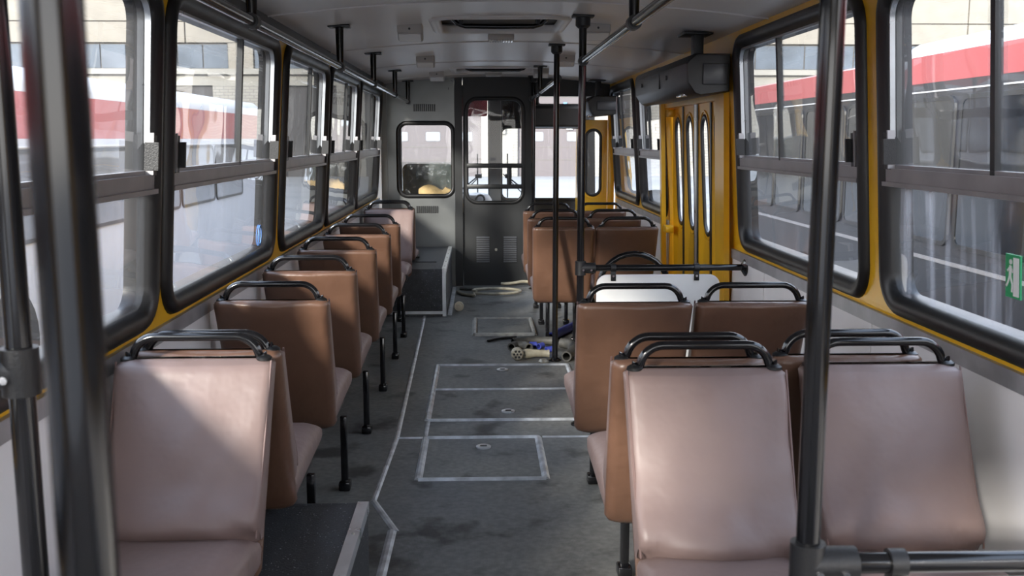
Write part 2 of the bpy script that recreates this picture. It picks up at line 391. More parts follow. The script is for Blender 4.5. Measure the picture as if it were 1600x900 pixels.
G().sheet(rect(Y0, 1.928, 9.7, 1.984), [], mpL, 0.012, 0.0005).build('cantrail_strip', 'black_plastic', wl_, smooth=False)  # black strip along the left cantrail, above the windows
GASK = [(-0.012, -0.066), (-0.010, 0.004), (0.004, 0.018), (0.022, 0.028), (0.040, 0.027), (0.052, 0.016), (0.057, 0.002), (0.057, -0.004), (0.02, -0.066)]
def window(n, mp, y0, y1, Z, side, where, streaky=False):
    z0, zb, z1 = Z
    c = mp((y0 + y1) / 2, z0, 0)
    t = thing('window_%d' % n, where, 'window', (c.x, c.y, c.z), kind='structure')
    G().ring(win_loop(y0, y1, z0, z1, 0.075), GASK, mp).build('rubber_gasket', 'rubber', t, angle=60)
    # bright frame round the upper sliding part
    fr = [(0.0, -0.012), (0.0, 0.005), (-0.012, 0.005), (-0.012, -0.012)]
    def uloop(a, b, lo, hi, r):
        p = [(a, lo), (b, lo)]
        for k in range(6): q = radians(90 * k / 5); p.append((b - r + r * cos(q), hi - r + r * sin(q)))
        for k in range(6): q = radians(90 + 90 * k / 5); p.append((a + r + r * cos(q), hi - r + r * sin(q)))
        return p
    G().ring(uloop(y0 + 0.005, y1 - 0.005, zb, z1 - 0.005, 0.07), fr, mp).build('slider_frame', 'frame_aluminium', t, angle=50)
    g = G()
    for (a, b, d) in ((zb - 0.022, zb + 0.022, 0.016), (zb - 0.034, zb - 0.020, 0.026)):
        g.sheet(rect(y0 - 0.01, a, y1 + 0.01, b), [], mp, d, -0.02)
    g.sheet(rect(y0 + 0.01, zb + 0.022, y1 - 0.01, zb + 0.034), [], mp, 0.004, -0.012)
    g.build('middle_bar', 'bar_aluminium', t, smooth=False)
    ym = y0 + (y1 - y0) * 0.60
    pn = G().sheet(uloop(y0 + 0.012, ym + 0.03, zb + 0.01, z1 - 0.012, 0.05)[0:8] + [(y0 + 0.012, z1 - 0.012)], [], mp, -0.002, -0.004)
    pn.v = []; pn.f = []
    def pane(a, b, lo, hi, d, m, nm='pane'):
        return G().add([mp(a, lo, d), mp(b, lo, d), mp(b, hi, d), mp(a, hi, d)], [(0, 1, 2, 3)]).build(nm, m, t, smooth=False)
    pane(y0 + 0.0, ym + 0.04, zb, z1, -0.004, 'glass'); pane(ym - 0.04, y1, zb, z1, -0.014, 'glass')
    pane(y0 - 0.005, y1 + 0.005, z0 - 0.005, zb, -0.006, 'glass_dirty' if streaky else 'glass')
    g = G(); g.sheet(rect(ym - 0.012, zb + 0.02, ym + 0.012, z1), [], mp, 0.004, -0.018); g.build('mullion', 'rubber', t, smooth=False)
    for s, ye in ((1, y0), (-1, y1)):
        yc = ye + s * 0.022
        h = G(); h.sheet(rect(yc - 0.018, zb + 0.02, yc + 0.018, zb + 0.135), [], mp, 0.024, 0.002)
        h.sheet(rect(yc - 0.006 + s * 0.02, zb + 0.035, yc + 0.006 + s * 0.02, zb + 0.115), [], mp, 0.042, 0.002)
        lt = h.build('latch', 'black_plastic', t, smooth=False)
        G().sheet(rect(yc - 0.022, zb + 0.022, yc - 0.014, zb + 0.142), [], mp, 0.027, 0.004).build('latch_edge', 'bar_aluminium', lt, smooth=False)
    return t
n = 0
ordL = ['left side window beside the camera, outside the frame', 'left side window nearest the camera, behind the thick blurred pole', 'second left side window, with the blue white sticker',
        'third left side window, by the brown seats', 'fourth left side window from the camera', 'last left side window before the cab partition']
ordR = ['right side window beside the camera, outside the frame', 'right side window nearest the camera, streaked, with green exit sticker', 'right side window just behind the yellow folding door',
        'right side window just ahead of the yellow folding door', 'right side window next to the cab']
WIN = []
for i, (a, b) in enumerate(LW): n += 1; WIN.append(window(n, mpL, a, b, LZ, -1, ordL[i]))
for i, (a, b) in enumerate(RW): n += 1; WIN.append(window(n, mpR, a, b, RZ, 1, ordR[i], streaky=(i < 2)))
# stickers
def disc2(cx, cy, r, k=14): return [(cx + r * cos(2 * pi * i / k), cy + r * sin(2 * pi * i / k)) for i in range(k)]
wp = WIN[7]
st = G().sheet(rect(2.385, 1.055, 2.455, 1.165), [], mpR, 0.000, -0.004).build('exit_sticker', 'sticker_green', wp, smooth=False); lab(st, 'green exit sticker with white running figure')
sg = G()
def fig(pts): sg.sheet(pts, [], mpR, 0.002, 0.0003)
fig(rect(2.390, 1.061, 2.415, 1.158))
sg2 = G(); sg.build('door_mark', 'sticker_white', st, smooth=False)
sg = G()
fig(disc2(2.428, 1.146, 0.0065))
def bar(a, b, wd):
    ax, ay = a; bx, by = b; dx, dy = bx - ax, by - ay; l = sqrt(dx * dx + dy * dy); nx, ny = -dy / l * wd / 2, dx / l * wd / 2
    fig([(ax - nx, ay - ny), (bx - nx, by - ny), (bx + nx, by + ny), (ax + nx, ay + ny)])
bar((2.429, 1.137), (2.431, 1.108), 0.010); bar((2.430, 1.110), (2.420, 1.090), 0.006); bar((2.420, 1.090), (2.422, 1.070), 0.006)
bar((2.432, 1.110), (2.441, 1.093), 0.006); bar((2.441, 1.093), (2.449, 1.083), 0.006); bar((2.431, 1.133), (2.443, 1.122), 0.005); bar((2.427, 1.133), (2.418, 1.120), 0.005)
sg.build('running_figure', 'sticker_white', st, smooth=False)
s2 = G().ring([(4.50 + 0.030 * cos(2 * pi * k / 20), 1.02 + 0.042 * sin(2 * pi * k / 20)) for k in range(20)], [(-0.006, 0.0), (0.006, 0.0), (0.006, -0.003), (-0.006, -0.003)], mpL).build('round_sticker', 'sticker_blue', WIN[2], smooth=False)
lab(s2, 'small blue ring sticker on lower pane')

# ceiling: pressed panels, two roof hatches
XC, HWID = 0.17, 1.10
def zc(x): return 1.975 + 0.072 * (1 - ((x - XC) / HWID) ** 2)
HT = [(-0.235, 5.02, 0.445, 5.72), (-0.235, 8.45, 0.50, 9.02)]
ceil_root = G()
xs = sorted([XC - HWID + 2 * HWID * k / 22 for k in range(23)] + [-0.235, 0.445, 0.50])
ycuts = [Y0, 1.2, 2.8, 4.46, 6.30, 7.85, 9.35, YF]
def ceil_panel(ya, yb):
    ys = sorted(set([ya + 0.004, yb - 0.004] + [y for h in HT for y in (h[1], h[3]) if ya < y < yb]))
    g = G(); pts = {}
    def vid(x, y, up):
        k = (round(x, 4), round(y, 4), up)
        if k not in pts: pts[k] = len(g.v); g.v.append(Vector((x, y, zc(x) + (0.05 if up else 0))))
        return pts[k]
    cells = set()
    for i in range(len(xs) - 1):
        for j in range(len(ys) - 1):
            cx, cy = (xs[i] + xs[i + 1]) / 2, (ys[j] + ys[j + 1]) / 2
            if any(h[0] < cx < h[2] and h[1] < cy < h[3] for h in HT): continue
            cells.add((i, j))
    for i, j in cells:
        for up in (0, 1):
            g.f.append((vid(xs[i], ys[j], up), vid(xs[i + 1], ys[j], up), vid(xs[i + 1], ys[j + 1], up), vid(xs[i], ys[j + 1], up)))
        for (di, dj, a, b) in ((-1, 0, (i, j), (i, j + 1)), (1, 0, (i + 1, j), (i + 1, j + 1)), (0, -1, (i, j), (i + 1, j)), (0, 1, (i, j + 1), (i + 1, j + 1))):
            if (i + di, j + dj) not in cells:
                g.f.append((vid(xs[a[0]], ys[a[1]], 0), vid(xs[b[0]], ys[b[1]], 0), vid(xs[b[0]], ys[b[1]], 1), vid(xs[a[0]], ys[a[1]], 1)))
    return g
croot = G(); croot.loft([[(x, y, zc(x) + 0.07) for x in xs] + [(x, y, zc(x) + 0.16) for x in reversed(xs)] for y in (Y0, YW + 0.1)])
ceiling = croot.build('ceiling', 'black_plastic', smooth=False); tag(ceiling, 'curved light grey bus ceiling of pressed panels', 'ceiling', kind='structure')
for a, b in zip(ycuts[:-1], ycuts[1:]):
    ceil_panel(a, b).build('ceiling_panel', 'ceiling_paint', ceiling, angle=30)
    g = G(); rr = [[(x, b - 0.009, zc(x) - 0.0005), (x, b + 0.009, zc(x) - 0.0005), (x, b + 0.004, zc(x) - 0.006), (x, b - 0.004, zc(x) - 0.006)] for x in xs]
    if b < YF: g.loft(rr); g.build('seam_strip', 'ceiling_paint', ceiling, angle=30)
for hi, h in enumerate(HT):
    t = thing('roof_hatch', ['near black recessed roof hatch with long handle bar', 'far black roof hatch in front of the cab'][hi], 'hatch', ((h[0] + h[2]) / 2, (h[1] + h[3]) / 2, zc(0.1)))
    mpc = lambda u, v, d: Vector((u, v, zc(u) - d))
    G().ring(rrect(h[0] + 0.01, h[1] + 0.01, h[2] - 0.01, h[3] - 0.01, 0.09), [(-0.022, -0.03), (-0.022, 0.004), (-0.008, 0.012), (0.02, 0.010), (0.03, 0.001), (0.03, -0.002)], mpc).build('frame', 'ceiling_paint', t, angle=60)
    G().rbox((h[0] + 0.004, h[1] + 0.004, zc(0.1) + 0.035), (h[2] - 0.004, h[3] - 0.004, zc(0.1) + 0.055), 0.004).build('lid', 'black_plastic', t)
    ymid = (h[1] + h[3]) / 2; x0, x1 = h[0] + 0.14, h[2] - 0.14; zz = zc(0.1)
    G().tube([(x0 - 0.05, ymid, zz + 0.03), (x0 - 0.02, ymid, zz + 0.0), (x0 + 0.02, ymid, zz - 0.012), ((x0 + x1) / 2, ymid, zz - 0.014), (x1 - 0.02, ymid, zz - 0.012), (x1 + 0.02, ymid, zz), (x1 + 0.05, ymid, zz + 0.03)], 0.012).build('handle_bar', 'black_paint', t)
    for xx in (x0, x1):
        G().rbox((xx - 0.012, ymid - 0.03, zz - 0.002), (xx + 0.012, ymid + 0.03, zz + 0.04), 0.004).build('bracket', 'black_plastic', t)

# ceiling lamps
def lamp(x, y, label, turn=1, sc=1.0):
    z = zc(x); t = thing('ceiling_lamp', label, 'lamp', (x, y, z), group='small ceiling lamps')
    wd, dp, ht = 0.064 * sc, 0.07 * sc, 0.075 * sc
    pr = [(-dp, 0.004), (-dp, -ht * 0.52), (-dp * 0.80, -ht * 0.58), (dp * 0.02, -ht), (dp * 0.85, -ht), (dp, -ht * 0.8), (dp, 0.004)]
    g = G(); g.loft([[(x + xx * s, y + v * s2, z + w_ * (s2 if w_ < 0 else 1)) for v, w_ in pr] for xx, s, s2 in ((-wd, 1, 0.93), (-wd * 0.92, 1, 1), (wd * 0.92, 1, 1), (wd, 1, 0.93))])
    g.build('housing', 'lamp_plastic', t, angle=35)
    a = Vector((0, -dp * 0.78, -ht * 0.60)); b = Vector((0, dp * 0.0, -ht * 0.985)); nrm = Vector((0, -(a.z - b.z), (a.y - b.y))).normalized()
    if nrm.z > 0: nrm = -nrm
    c0 = Vector((x, y, z)); g = G(); k = wd * 0.88
    q = [c0 + a + Vector((-k, 0, 0)), c0 + a + Vector((k, 0, 0)), c0 + b + Vector((k, 0, 0)), c0 + b + Vector((-k, 0, 0))]
    g.add([p - nrm * 0.004 for p in q] + [p + nrm * 0.006 for p in q], [(3, 2, 1, 0), (4, 5, 6, 7), (0, 1, 5, 4), (1, 2, 6, 5), (2, 3, 7, 6), (3, 0, 4, 7)])
    g.build('lens', 'lamp_lens', t, smooth=False)
    g = G().cyl((x, y - dp * 0.97, z - ht * 0.28), (x, y - dp * 1.03, z - ht * 0.28), 0.006, 10).build('screw', 'rubber', t)
lamp(-0.36, 5.33, 'nearest ceiling lamp left of the roof hatch')
lamp(-0.385, 7.26, 'second ceiling lamp along the left, between the hangers')
lamp(-0.375, 8.93, 'farthest ceiling lamp on the left, by the cab')
lamp(0.61, 5.30, 'nearest ceiling lamp right of the roof hatch, by black pole')
lamp(0.61, 7.23, 'second ceiling lamp along the right side')
lamp(0.52, 8.6, 'farthest ceiling lamp on the right')
for x, y, l in ((0.125, 5.92, 'wide ribbed white vent in the middle of the ceiling behind the hatch'), (0.125, 9.2, 'far wide ceiling vent next to the cab')):
    z = zc(x); t = thing('ceiling_vent', l, 'vent', (x, y, z))
    G().rbox((x - 0.075, y - 0.055, z - 0.034), (x + 0.075, y + 0.055, z + 0.002), 0.008).build('housing', 'lamp_plastic', t)
    for k in range(9): G().box((x - 0.066 + k * 0.0155, y - 0.05, z - 0.040), (x - 0.058 + k * 0.0155, y + 0.05, z - 0.033)).build('rib', 'lamp_lens', t, smooth=False)

# ------------------------------------------------------------------ front: cab partition, cab, windscreen
F = mpF(YF)
pl = G().sheet([(-0.97, 0.0), (-0.25, 0.0), (-0.25, 2.085), (-0.6, 2.075), (-0.93, 2.04), (-0.93, 1.9)], [rrect(-0.79, 0.90, -0.27, 1.595, 0.08)], F, 0.0, -0.03)
wf = pl.build('wall_front', 'cab_panel_grey', smooth=False); tag(wf, 'grey metal cab partition with rounded window on the left', 'wall', kind='structure')
wc = G().ring(rrect(-0.79, 0.90, -0.27, 1.595, 0.08), [(-0.014, -0.02), (-0.014, 0.006), (0.0, 0.018), (0.022, 0.014), (0.03, 0.001)], F).build('rubber_gasket', 'rubber', wf, angle=60)
G().add([F(-0.80, 0.89, -0.012), F(-0.26, 0.89, -0.012), F(-0.26, 1.605, -0.012), F(-0.80, 1.605, -0.012)], [(0, 1, 2, 3)]).build('pane', 'glass_clean', wf, smooth=False)
for (x0, x1, z0, z1) in ((-0.645, -0.425, 1.715, 1.785), (-0.63, -0.41, 0.725, 0.795)):
    g = G(); k = 11
    for i in range(k):
        xa = x0 + (x1 - x0) * i / k
        g.add([F(xa, z0, 0.001), F(xa + 0.011, z0, 0.001), F(xa + 0.011, z1, 0.001), F(xa, z1, 0.001), F(xa + 0.003, z0 + 0.004, 0.012), F(xa + 0.011, z0 + 0.004, 0.012), F(xa + 0.011, z1 - 0.004, 0.012), F(xa + 0.003, z1 - 0.004, 0.012)],
              [(0, 1, 2, 3), (4, 5, 6, 7), (0, 1, 5, 4), (1, 2, 6, 5), (2, 3, 7, 6), (3, 0, 4, 7)])
    g.build('vent_slots', 'cab_black', wf, smooth=False)
# corner trim and ribs
G().sheet(rect(-0.965, 0.0, -0.905, 1.96), [], F, 0.03, 0.0005).build('corner_trim', 'cab_panel_grey', wf, smooth=False)
po = G().sheet(rect(-0.248, 0.0, -0.172, 2.09), [], F, 0.03, -0.05).build('trim_1', 'cab_black', smooth=False); tag(po, 'black post between grey partition and cab door', 'post', kind='structure')
dr = thing('door_1', 'black cab door with rounded barred window and two louvres', 'door', (0.165, YF, 0), kind='structure')
dl = rrect(-0.125, 0.835, 0.415, 1.83, 0.10)
G().sheet([(-0.168, 0.0), (0.505, 0.0), (0.505, 2.09), (-0.168, 2.09)], [dl], F, 0.0, -0.035).build('door_leaf', 'cab_black', dr, smooth=False)
G().ring(dl, [(-0.010, -0.03), (-0.010, 0.004), (0.003, 0.012), (0.022, 0.008), (0.028, 0.001)], F).build('rubber_gasket', 'rubber', dr, angle=60)
G().add([F(-0.14, 0.82, -0.02), F(0.43, 0.82, -0.02), F(0.43, 1.84, -0.02), F(-0.14, 1.84, -0.02)], [(0, 1, 2, 3)]).build('pane', 'glass_clean', dr, smooth=False)
for z in (1.19, 0.985): G().rbox(F(-0.13, z - 0.022, 0.018), F(0.42, z + 0.022, -0.01), 0.006).build('window_bar', 'cab_black', dr)
G().rbox(F(0.275, 0.985, 0.016), F(0.310, 1.19, -0.008), 0.005).build('window_bar', 'cab_black', dr)
for xa in (-0.04, 0.23):
    for k in range(12):
        z = 0.235 + k * 0.0218
        g = G().add([F(xa, z, 0.001), F(xa + 0.13, z, 0.001), F(xa + 0.13, z + 0.016, 0.001), F(xa, z + 0.016, 0.001), F(xa + 0.004, z, 0.017), F(xa + 0.126, z, 0.017)],
                    [(0, 1, 2, 3), (0, 1, 5, 4), (3, 2, 5, 4), (0, 4, 3), (1, 2, 5)])
        g.build('louvre', 'louvre', dr, smooth=False)
G().cyl(F(0.155, 0.36, 0.0), F(0.155, 0.36, 0.016), 0.013, 12).build('lock', 'dirty_metal', dr)
# header over the passage
hd = G().sheet([(0.50, 1.86), (1.27, 1.86), (1.27, 2.03), (1.0, 2.06), (0.50, 2.09)], [], F, 0.0, -0.03).build('trim_2', 'cab_black', smooth=False); tag(hd, 'black header above the passage beside the cab', 'header', kind='structure')
# passage end and windscreen wall
FW = mpF(YW)
hl = [rrect(-0.90, 0.62, 0.10, 1.93, 0.06), rrect(0.245, 0.77, 1.16, 1.575, 0.07), rrect(0.62, 1.80, 1.16, 1.93, 0.04)]
wind_hl = [hl[0], hl[1], rrect(0.66, 1.835, 1.16, 1.935, 0.03)]
ff = G().sheet([(-1.0, 0.0), (1.34, 0.0), (1.30, 2.05), (-0.95, 2.05)], wind_hl, FW, 0.0, -0.05).build('trim_3', 'cab_black', smooth=False); tag(ff, 'black front wall of the bus around the windscreen', 'wall', kind='structure')
for h in wind_hl:
    G().ring(h, [(-0.01, -0.03), (-0.01, 0.006), (0.01, 0.014), (0.03, 0.001)], FW).build('rubber_gasket', 'rubber', ff, angle=60)
G().add([FW(-0.95, 0.6, -0.02), FW(0.12, 0.6, -0.02), FW(0.12, 1.95, -0.02), FW(-0.95, 1.95, -0.02)], [(0, 1, 2, 3)]).build('pane', 'glass_clean', ff, smooth=False)
G().add([FW(0.22, 0.75, -0.02), FW(1.18, 0.75, -0.02), FW(1.18, 1.95, -0.02), FW(0.22, 1.95, -0.02)], [(0, 1, 2, 3)]).build('pane', 'glass_clean', ff, smooth=False)
cp = G().rbox((0.105, YW - 0.03, 0.6), (0.24, YW + 0.02, 2.0), 0.01).build('pillar', 'louvre', ff); lab(cp, 'grey centre pillar of the windscreen')
bx = G().rbox((0.50, YW - 0.5, 1.575), (1.20, YW - 0.08, 1.815), 0.02); t = thing('route_sign_box', 'black route sign box above the front passage', 'box', (0.85, YW - 0.3, 1.575))
bx.build('housing', 'cab_black', t); G().box((0.56, YW - 0.505, 1.60), (1.14, YW - 0.499, 1.775)).build('back_plate', 'black_plastic', t, smooth=False)
for (a, b, z0, l) in ((-0.6, 0.085, 1.70, 'left dark red tinted sun visor at the windscreen'), (0.255, 0.49, 1.62, 'right dark red tinted sun visor at the windscreen')):
    t = thing('sun_visor', l, 'visor', ((a + b) / 2, YW - 0.12, z0))
    G().sheet(rrect(a, z0, b, 1.92, 0.03), [], mpF(YW - 0.12), 0.004, -0.004).build('tinted_sheet', 'visor_glass', t, smooth=False)
    G().cyl((a, YW - 0.11, 1.925), (b, YW - 0.11, 1.925), 0.008, 8).build('rod', 'chrome', t)
    for xx in (a + 0.02, b - 0.02): G().rbox((xx - 0.01, YW - 0.115, 1.915), (xx + 0.01, YW + 0.001, 1.935), 0.003).build('bracket', 'black_plastic', t)
# wipers outside
for (px, l, s) in ((-0.03, 'left windscreen wiper with upright blade', 1), (0.315, 'right windscreen wiper with upright blade', -1)):
    t = thing('wiper', l, 'wiper', (px, YW + 0.08, 0.95))
    G().tube([(px, YW + 0.08, 0.78), (px, YW + 0.085, 1.28)], 0.008, 6).build('blade', 'rubber', t)
    G().tube([(px + 0.03 * s * 0, YW + 0.09, 1.02), (px - s * 0.30, YW + 0.09, 0.78)], 0.009, 6).build('arm', 'black_paint', t)
    G().tube([(px + 0.05 * s, YW + 0.09, 1.05), (px - s * 0.24, YW + 0.09, 0.76)], 0.006, 6).build('arm', 'black_paint', t)
    G().cyl((px - s * 0.30, YW + 0.05, 0.78), (px - s * 0.30, YW + 0.10, 0.78), 0.015, 10).build('spindle', 'black_plastic', t)
    G().rbox((px - 0.03, YW + 0.07, 1.0), (px + 0.05, YW + 0.10, 1.05), 0.01).build('pivot', 'black_plastic', t)
# dashboard + driver's seat
t = thing('dashboard', 'grey dashboard under the windscreen left of the pillar', 'dashboard', (-0.4, 11.0, 0))
G().rbox((-0.93, 10.95, 0.0), (0.10, 11.36, 0.66), 0.05, 3).build('body', 'cab_black', t)
rings = [[(-0.05 + 0.19 * s * cos(2 * pi * k / 24), 11.05 + 0.2 * s * sin(2 * pi * k / 24), z) for k in range(24)] for s, z in ((1, 0.65), (1, 0.72), (0.93, 0.79), (0.75, 0.84), (0.3, 0.86))]
G().loft(rings).build('instrument_hood', 'bus_grey', t)
G().tube([(0.0 + 0.045 * cos(2 * pi * k / 16), 10.86, 0.80 + 0.045 * sin(2 * pi * k / 16)) for k in range(16)], 0.012, 8, closed=True).build('gauge_ring', 'rubber', t)
t = thing('driver_seat', 'dark driver seat wrapped in clear plastic behind the partition window', 'seat', (-0.53, 10.35, 0))
def slab(x0, x1, yb, z0, z1, th, tilt, r=0.06):
    g = G(); rings = []
    lp = rrect(x0, z0, x1, z1, r, 4)
    for d, s in ((0, 0.94), (0.02, 1.0), (th - 0.02, 1.0), (th, 0.94)):
        cx, cz = (x0 + x1) / 2, (z0 + z1) / 2
        rings.append([(cx + (u - cx) * s, yb + d - (v - z0) * tilt, cz + (v - cz) * s) for u, v in lp])
    return g.loft(rings)
slab(-0.79, -0.27, 10.25, 0.45, 1.20, 0.13, 0.08).build('backrest', 'seat_dark', t)
G().rbox((-0.78, 10.36, 0.35), (-0.28, 10.85, 0.48), 0.05, 3).build('cushion', 'seat_dark', t)
G().rbox((-0.64, 10.45, 0.001), (-0.42, 10.75, 0.36), 0.03).build('pedestal', 'cab_black', t)
g = G(); NX, NZ = 26, 30; vs = []
for j in range(NZ + 1):
    for i in range(NX + 1):
        x = -0.81 + 0.56 * i / NX; z = 0.55 + 0.67 * j / NZ
        q = noise.noise(Vector((x * 9 + 3 * z, z * 5, 1.3))) + 0.6 * noise.noise(Vector((x * 22, z * 17 + 5 * x, 4.1)))
        vs.append((x, 10.21 - (z - 0.45) * 0.08 - 0.022 * abs(q), z))
g.add(vs, [(j * (NX + 1) + i, j * (NX + 1) + i + 1, (j + 1) * (NX + 1) + i + 1, (j + 1) * (NX + 1) + i) for j in range(NZ) for i in range(NX)])
lab(g.build('plastic_wrap', 'plastic_film', t, angle=180), 'crumpled clear plastic wrap')
g = G(); rr = []
for i in range(13):
    x = -0.62 + 0.36 * i / 12; h = 0.03 + 0.055 * sin(pi * min(1, i / 8.0 + 0.08)) if i < 9 else 0.055 + 0.02 * sin(i)
    rr.append([(x, 10.06, 0.88), (x, 10.12, 0.88), (x, 10.13, 0.91 + h), (x, 10.07, 0.905 + h)])
g.loft(rr); lab(g.build('torn_foam', 'foam', t), 'torn yellow foam')

# front door leaves, folded open, facing the camera
def oval_leaf(par, mp, u0, u1, z0, z1, w0, w1, wz0, wz1, d0=0.0, th=0.012):
    r = (w1 - w0) / 2
    lp = rrect(w0, wz0, w1, wz1, r * 0.999, 8)
    G().sheet(rect(u0, z0, u1, z1), [lp], mp, d0, d0 - th).build('door_leaf', 'yellow_paint', par, smooth=False)
    G().ring(lp, [(-0.006, d0 - 0.012), (-0.006, d0 + 0.002), (0.002, d0 + 0.006), (0.016, d0 + 0.006), (0.022, d0 + 0.001)], mp).build('rubber_gasket', 'rubber', par, angle=60)
    G().ring([(p[0], p[1]) for p in lp], [(0.034, d0 + 0.0005), (0.036, d0 + 0.006), (0.044, d0 + 0.006), (0.046, d0 + 0.0005)], mp).build('pressed_rim', 'yellow_paint', par, angle=60)
    G().add([mp(w0, wz0, d0 - 0.005), mp(w1, wz0, d0 - 0.005), mp(w1, wz1, d0 - 0.005), mp(w0, wz1, d0 - 0.005)], [(0, 1, 2, 3)]).build('pane', 'glass_clean', par, smooth=False)
fd = thing('door_2', 'yellow front door leaf folded open, with one long oval window', 'door', (1.14, 9.95, 0), kind='structure')
oval_leaf(fd, mpF(9.95), 1.015, 1.265, 0.02, 1.635, 1.06, 1.19, 0.90, 1.53)
G().rbox((1.272, YF + 0.04, 0.0), (1.33, YF + 0.16, 1.75), 0.008).build('jamb', 'yellow_paint', fd)
fd2 = thing('door_3', 'second yellow front door leaf seen edge on beside the windscreen', 'door', (1.02, 10.2, 0), kind='structure')
mpS = lambda u, v, d: Vector((1.08 - d, u, v))
oval_leaf(fd2, mpS, 10.55, 11.3, 0.02, 1.56, 10.75, 11.1, 0.86, 1.50)

# ------------------------------------------------------------------ middle folding door
md = thing('door_4', 'yellow four-leaf folding door with long oval windows', 'door', (XR + 0.03, 6.2, 0), kind='structure')
mpD = lambda u, v, d: Vector((XR + 0.045 - d - 0.055 * max(0, (v - 0.9) / 0.9), u, v))
lv = [(5.475, 5.80), (5.84, 6.165), (6.275, 6.60), (6.64, 6.985)]
for a, b in lv:
    c = (a + b) / 2 + 0.01
    oval_leaf(md, mpD, a, b, 0.02, 1.665, c - 0.085, c + 0.085, 0.88, 1.575, d0=0.0)
for a, b in ((5.80, 5.84), (6.60, 6.64)):
    G().sheet(rect(a, 0.02, b, 1.66), [], mpD, 0.006, -0.012).build('rubber_seal', 'rubber', md, smooth=False)
G().sheet(rect(6.165, 0.02, 6.195, 1.66), [], mpD, 0.006, -0.012).build('rubber_seal', 'rubber', md, smooth=False)
G().sheet(rect(6.195, 0.02, 6.245, 1.66), [], mpD, 0.009, -0.012).build('chrome_edge', 'bright_aluminium', md, smooth=False)
G().sheet(rect(6.245, 0.02, 6.275, 1.66), [], mpD, 0.006, -0.012).build('rubber_seal', 'rubber', md, smooth=False)
for a, b in ((5.19, 5.30), (5.315, 5.465)):
    G().sheet(rect(a, 0.0, b, 1.70), [], mpR, 0.03 if a < 5.3 else 0.012, 0.0005).build('jamb', 'yellow_paint', md, smooth=False)
G().sheet(rect(7.0, 0.0, 7.06, 1.70), [], mpR, 0.03, 0.0005).build('jamb', 'yellow_paint', md, smooth=False)
for z in (0.80, 1.60): G().rbox((XR - 0.05, 6.90, z), (XR + 0.01, 6.99, z + 0.05), 0.006).build('hinge', 'yellow_paint', md)
# door engine covers
def engine_cover(label, y0, y1, x0, x1, z0, z1):
    t = thing('door_engine_cover', label, 'cover', ((x0 + x1) / 2, (y0 + y1) / 2, z0))
    pr = [(x1, z0 + 0.02), (x1, z1), (x0 + 0.05, z1 + 0.0), (x0 + 0.015, z1 - 0.03), (x0, z1 - 0.05), (x0 + 0.008, z0 + 0.065), (x0 + 0.045, z0 + 0.012), (x0 + 0.075, z0)]
    cx, cz = (x0 + x1) / 2, (z0 + z1) / 2
    rings = [[(cx + (u - cx) * s, y, cz + (v - cz) * s) for u, v in pr] for y, s in ((y0, 0.93), (y0 + 0.02, 1), (y1 - 0.02, 1), (y1, 0.93))]
    G().loft(rings).build('shell', 'black_plastic', t, angle=35)
    G().rbox((x0 + 0.085, y0 - 0.012, z0 + 0.055), (x1 - 0.015, y0 + 0.004, z1 - 0.05), 0.012).build('end_panel', 'louvre', t)
    G().box((x0 - 0.001, y0 + (y1 - y0) * 0.45, z0 + 0.07), (x0 + 0.02, y0 + (y1 - y0) * 0.45 + 0.006, z1 - 0.05)).build('seam', 'rubber', t, smooth=False)
    for q in (0.32, 0.82): G().cyl((x0 - 0.004, y0 + (y1 - y0) * q, z0 + 0.12), (x0 + 0.02, y0 + (y1 - y0) * q, z0 + 0.12), 0.012, 12).build('screw', 'louvre', t)
    G().rbox((x0 + 0.035, y0 + 0.22, z0 + 0.006), (x0 + 0.06, y0 + 0.42, z0 + 0.022), 0.006).build('pull', 'chrome', t)
    G().rbox(((x0 + x1) / 2 - 0.05, y0 + 0.12, z1 - 0.002), ((x0 + x1) / 2 + 0.0, y0 + 0.2, zc(x0) + 0.0), 0.005).build('bracket', 'black_plastic', t)
    G().rbox(((x0 + x1) / 2 - 0.11, y0 + 0.08, zc((x0 + x1) / 2) - 0.014), ((x0 + x1) / 2 + 0.04, y0 + 0.26, zc((x0 + x1) / 2) + 0.0), 0.003).build('bracket', 'black_plastic', t)
engine_cover('big black door engine cover over the yellow folding door', 5.07, 6.75, 1.035, 1.262, 1.665, 1.875)
engine_cover('far small black door engine cover above the front door', 9.25, 9.8, 0.99, 1.262, 1.655, 1.84)

# ------------------------------------------------------------------ tubes: poles, ceiling rails
def flange(g, x, y, z, r, dz):
    g.loft([[(x + q * cos(2 * pi * k / 20), y + q * sin(2 * pi * k / 20), zz) for k in range(20)] for q, zz in ((r, z), (r, z + dz * 0.4), (0.021, z + dz))])
def pole(x, y, label, r=0.0185, ztop=None, dx=0.0, zb=0.0):
    zt = zc(x) if ztop is None else ztop
    t = thing('grab_pole', label, 'pole', (x, y, 0))
    G().tube([(x, y, zb + 0.001), (x + dx, y, zt - 0.002)], r, 24).build('tube', 'black_paint', t)
    g = G(); flange(g, x, y, zb + 0.0005, 0.042, 0.02); g.build('foot_flange', 'black_paint', t)
    g = G(); g.rbox((x + dx - 0.052, y - 0.04, zt - 0.012), (x + dx + 0.052, y + 0.04, zt + 0.004), 0.004); g.loft([[(x + dx + q * cos(2 * pi * k / 16), y + q * sin(2 * pi * k / 16), zz) for k in range(16)] for q, zz in ((0.036, zt - 0.01), (0.036, zt - 0.05), (0.024, zt - 0.062))])
    g.build('ceiling_cup', 'black_plastic', t)
    return t
P1 = pole(0.5, 4.93, 'black grab pole at the white panel, floor to ceiling')
P2 = pole(0.487, 6.42, 'thin black grab pole standing beside the hoses')
P3 = pole(0.51, 9.6, 'far black grab pole beside the black cab door')
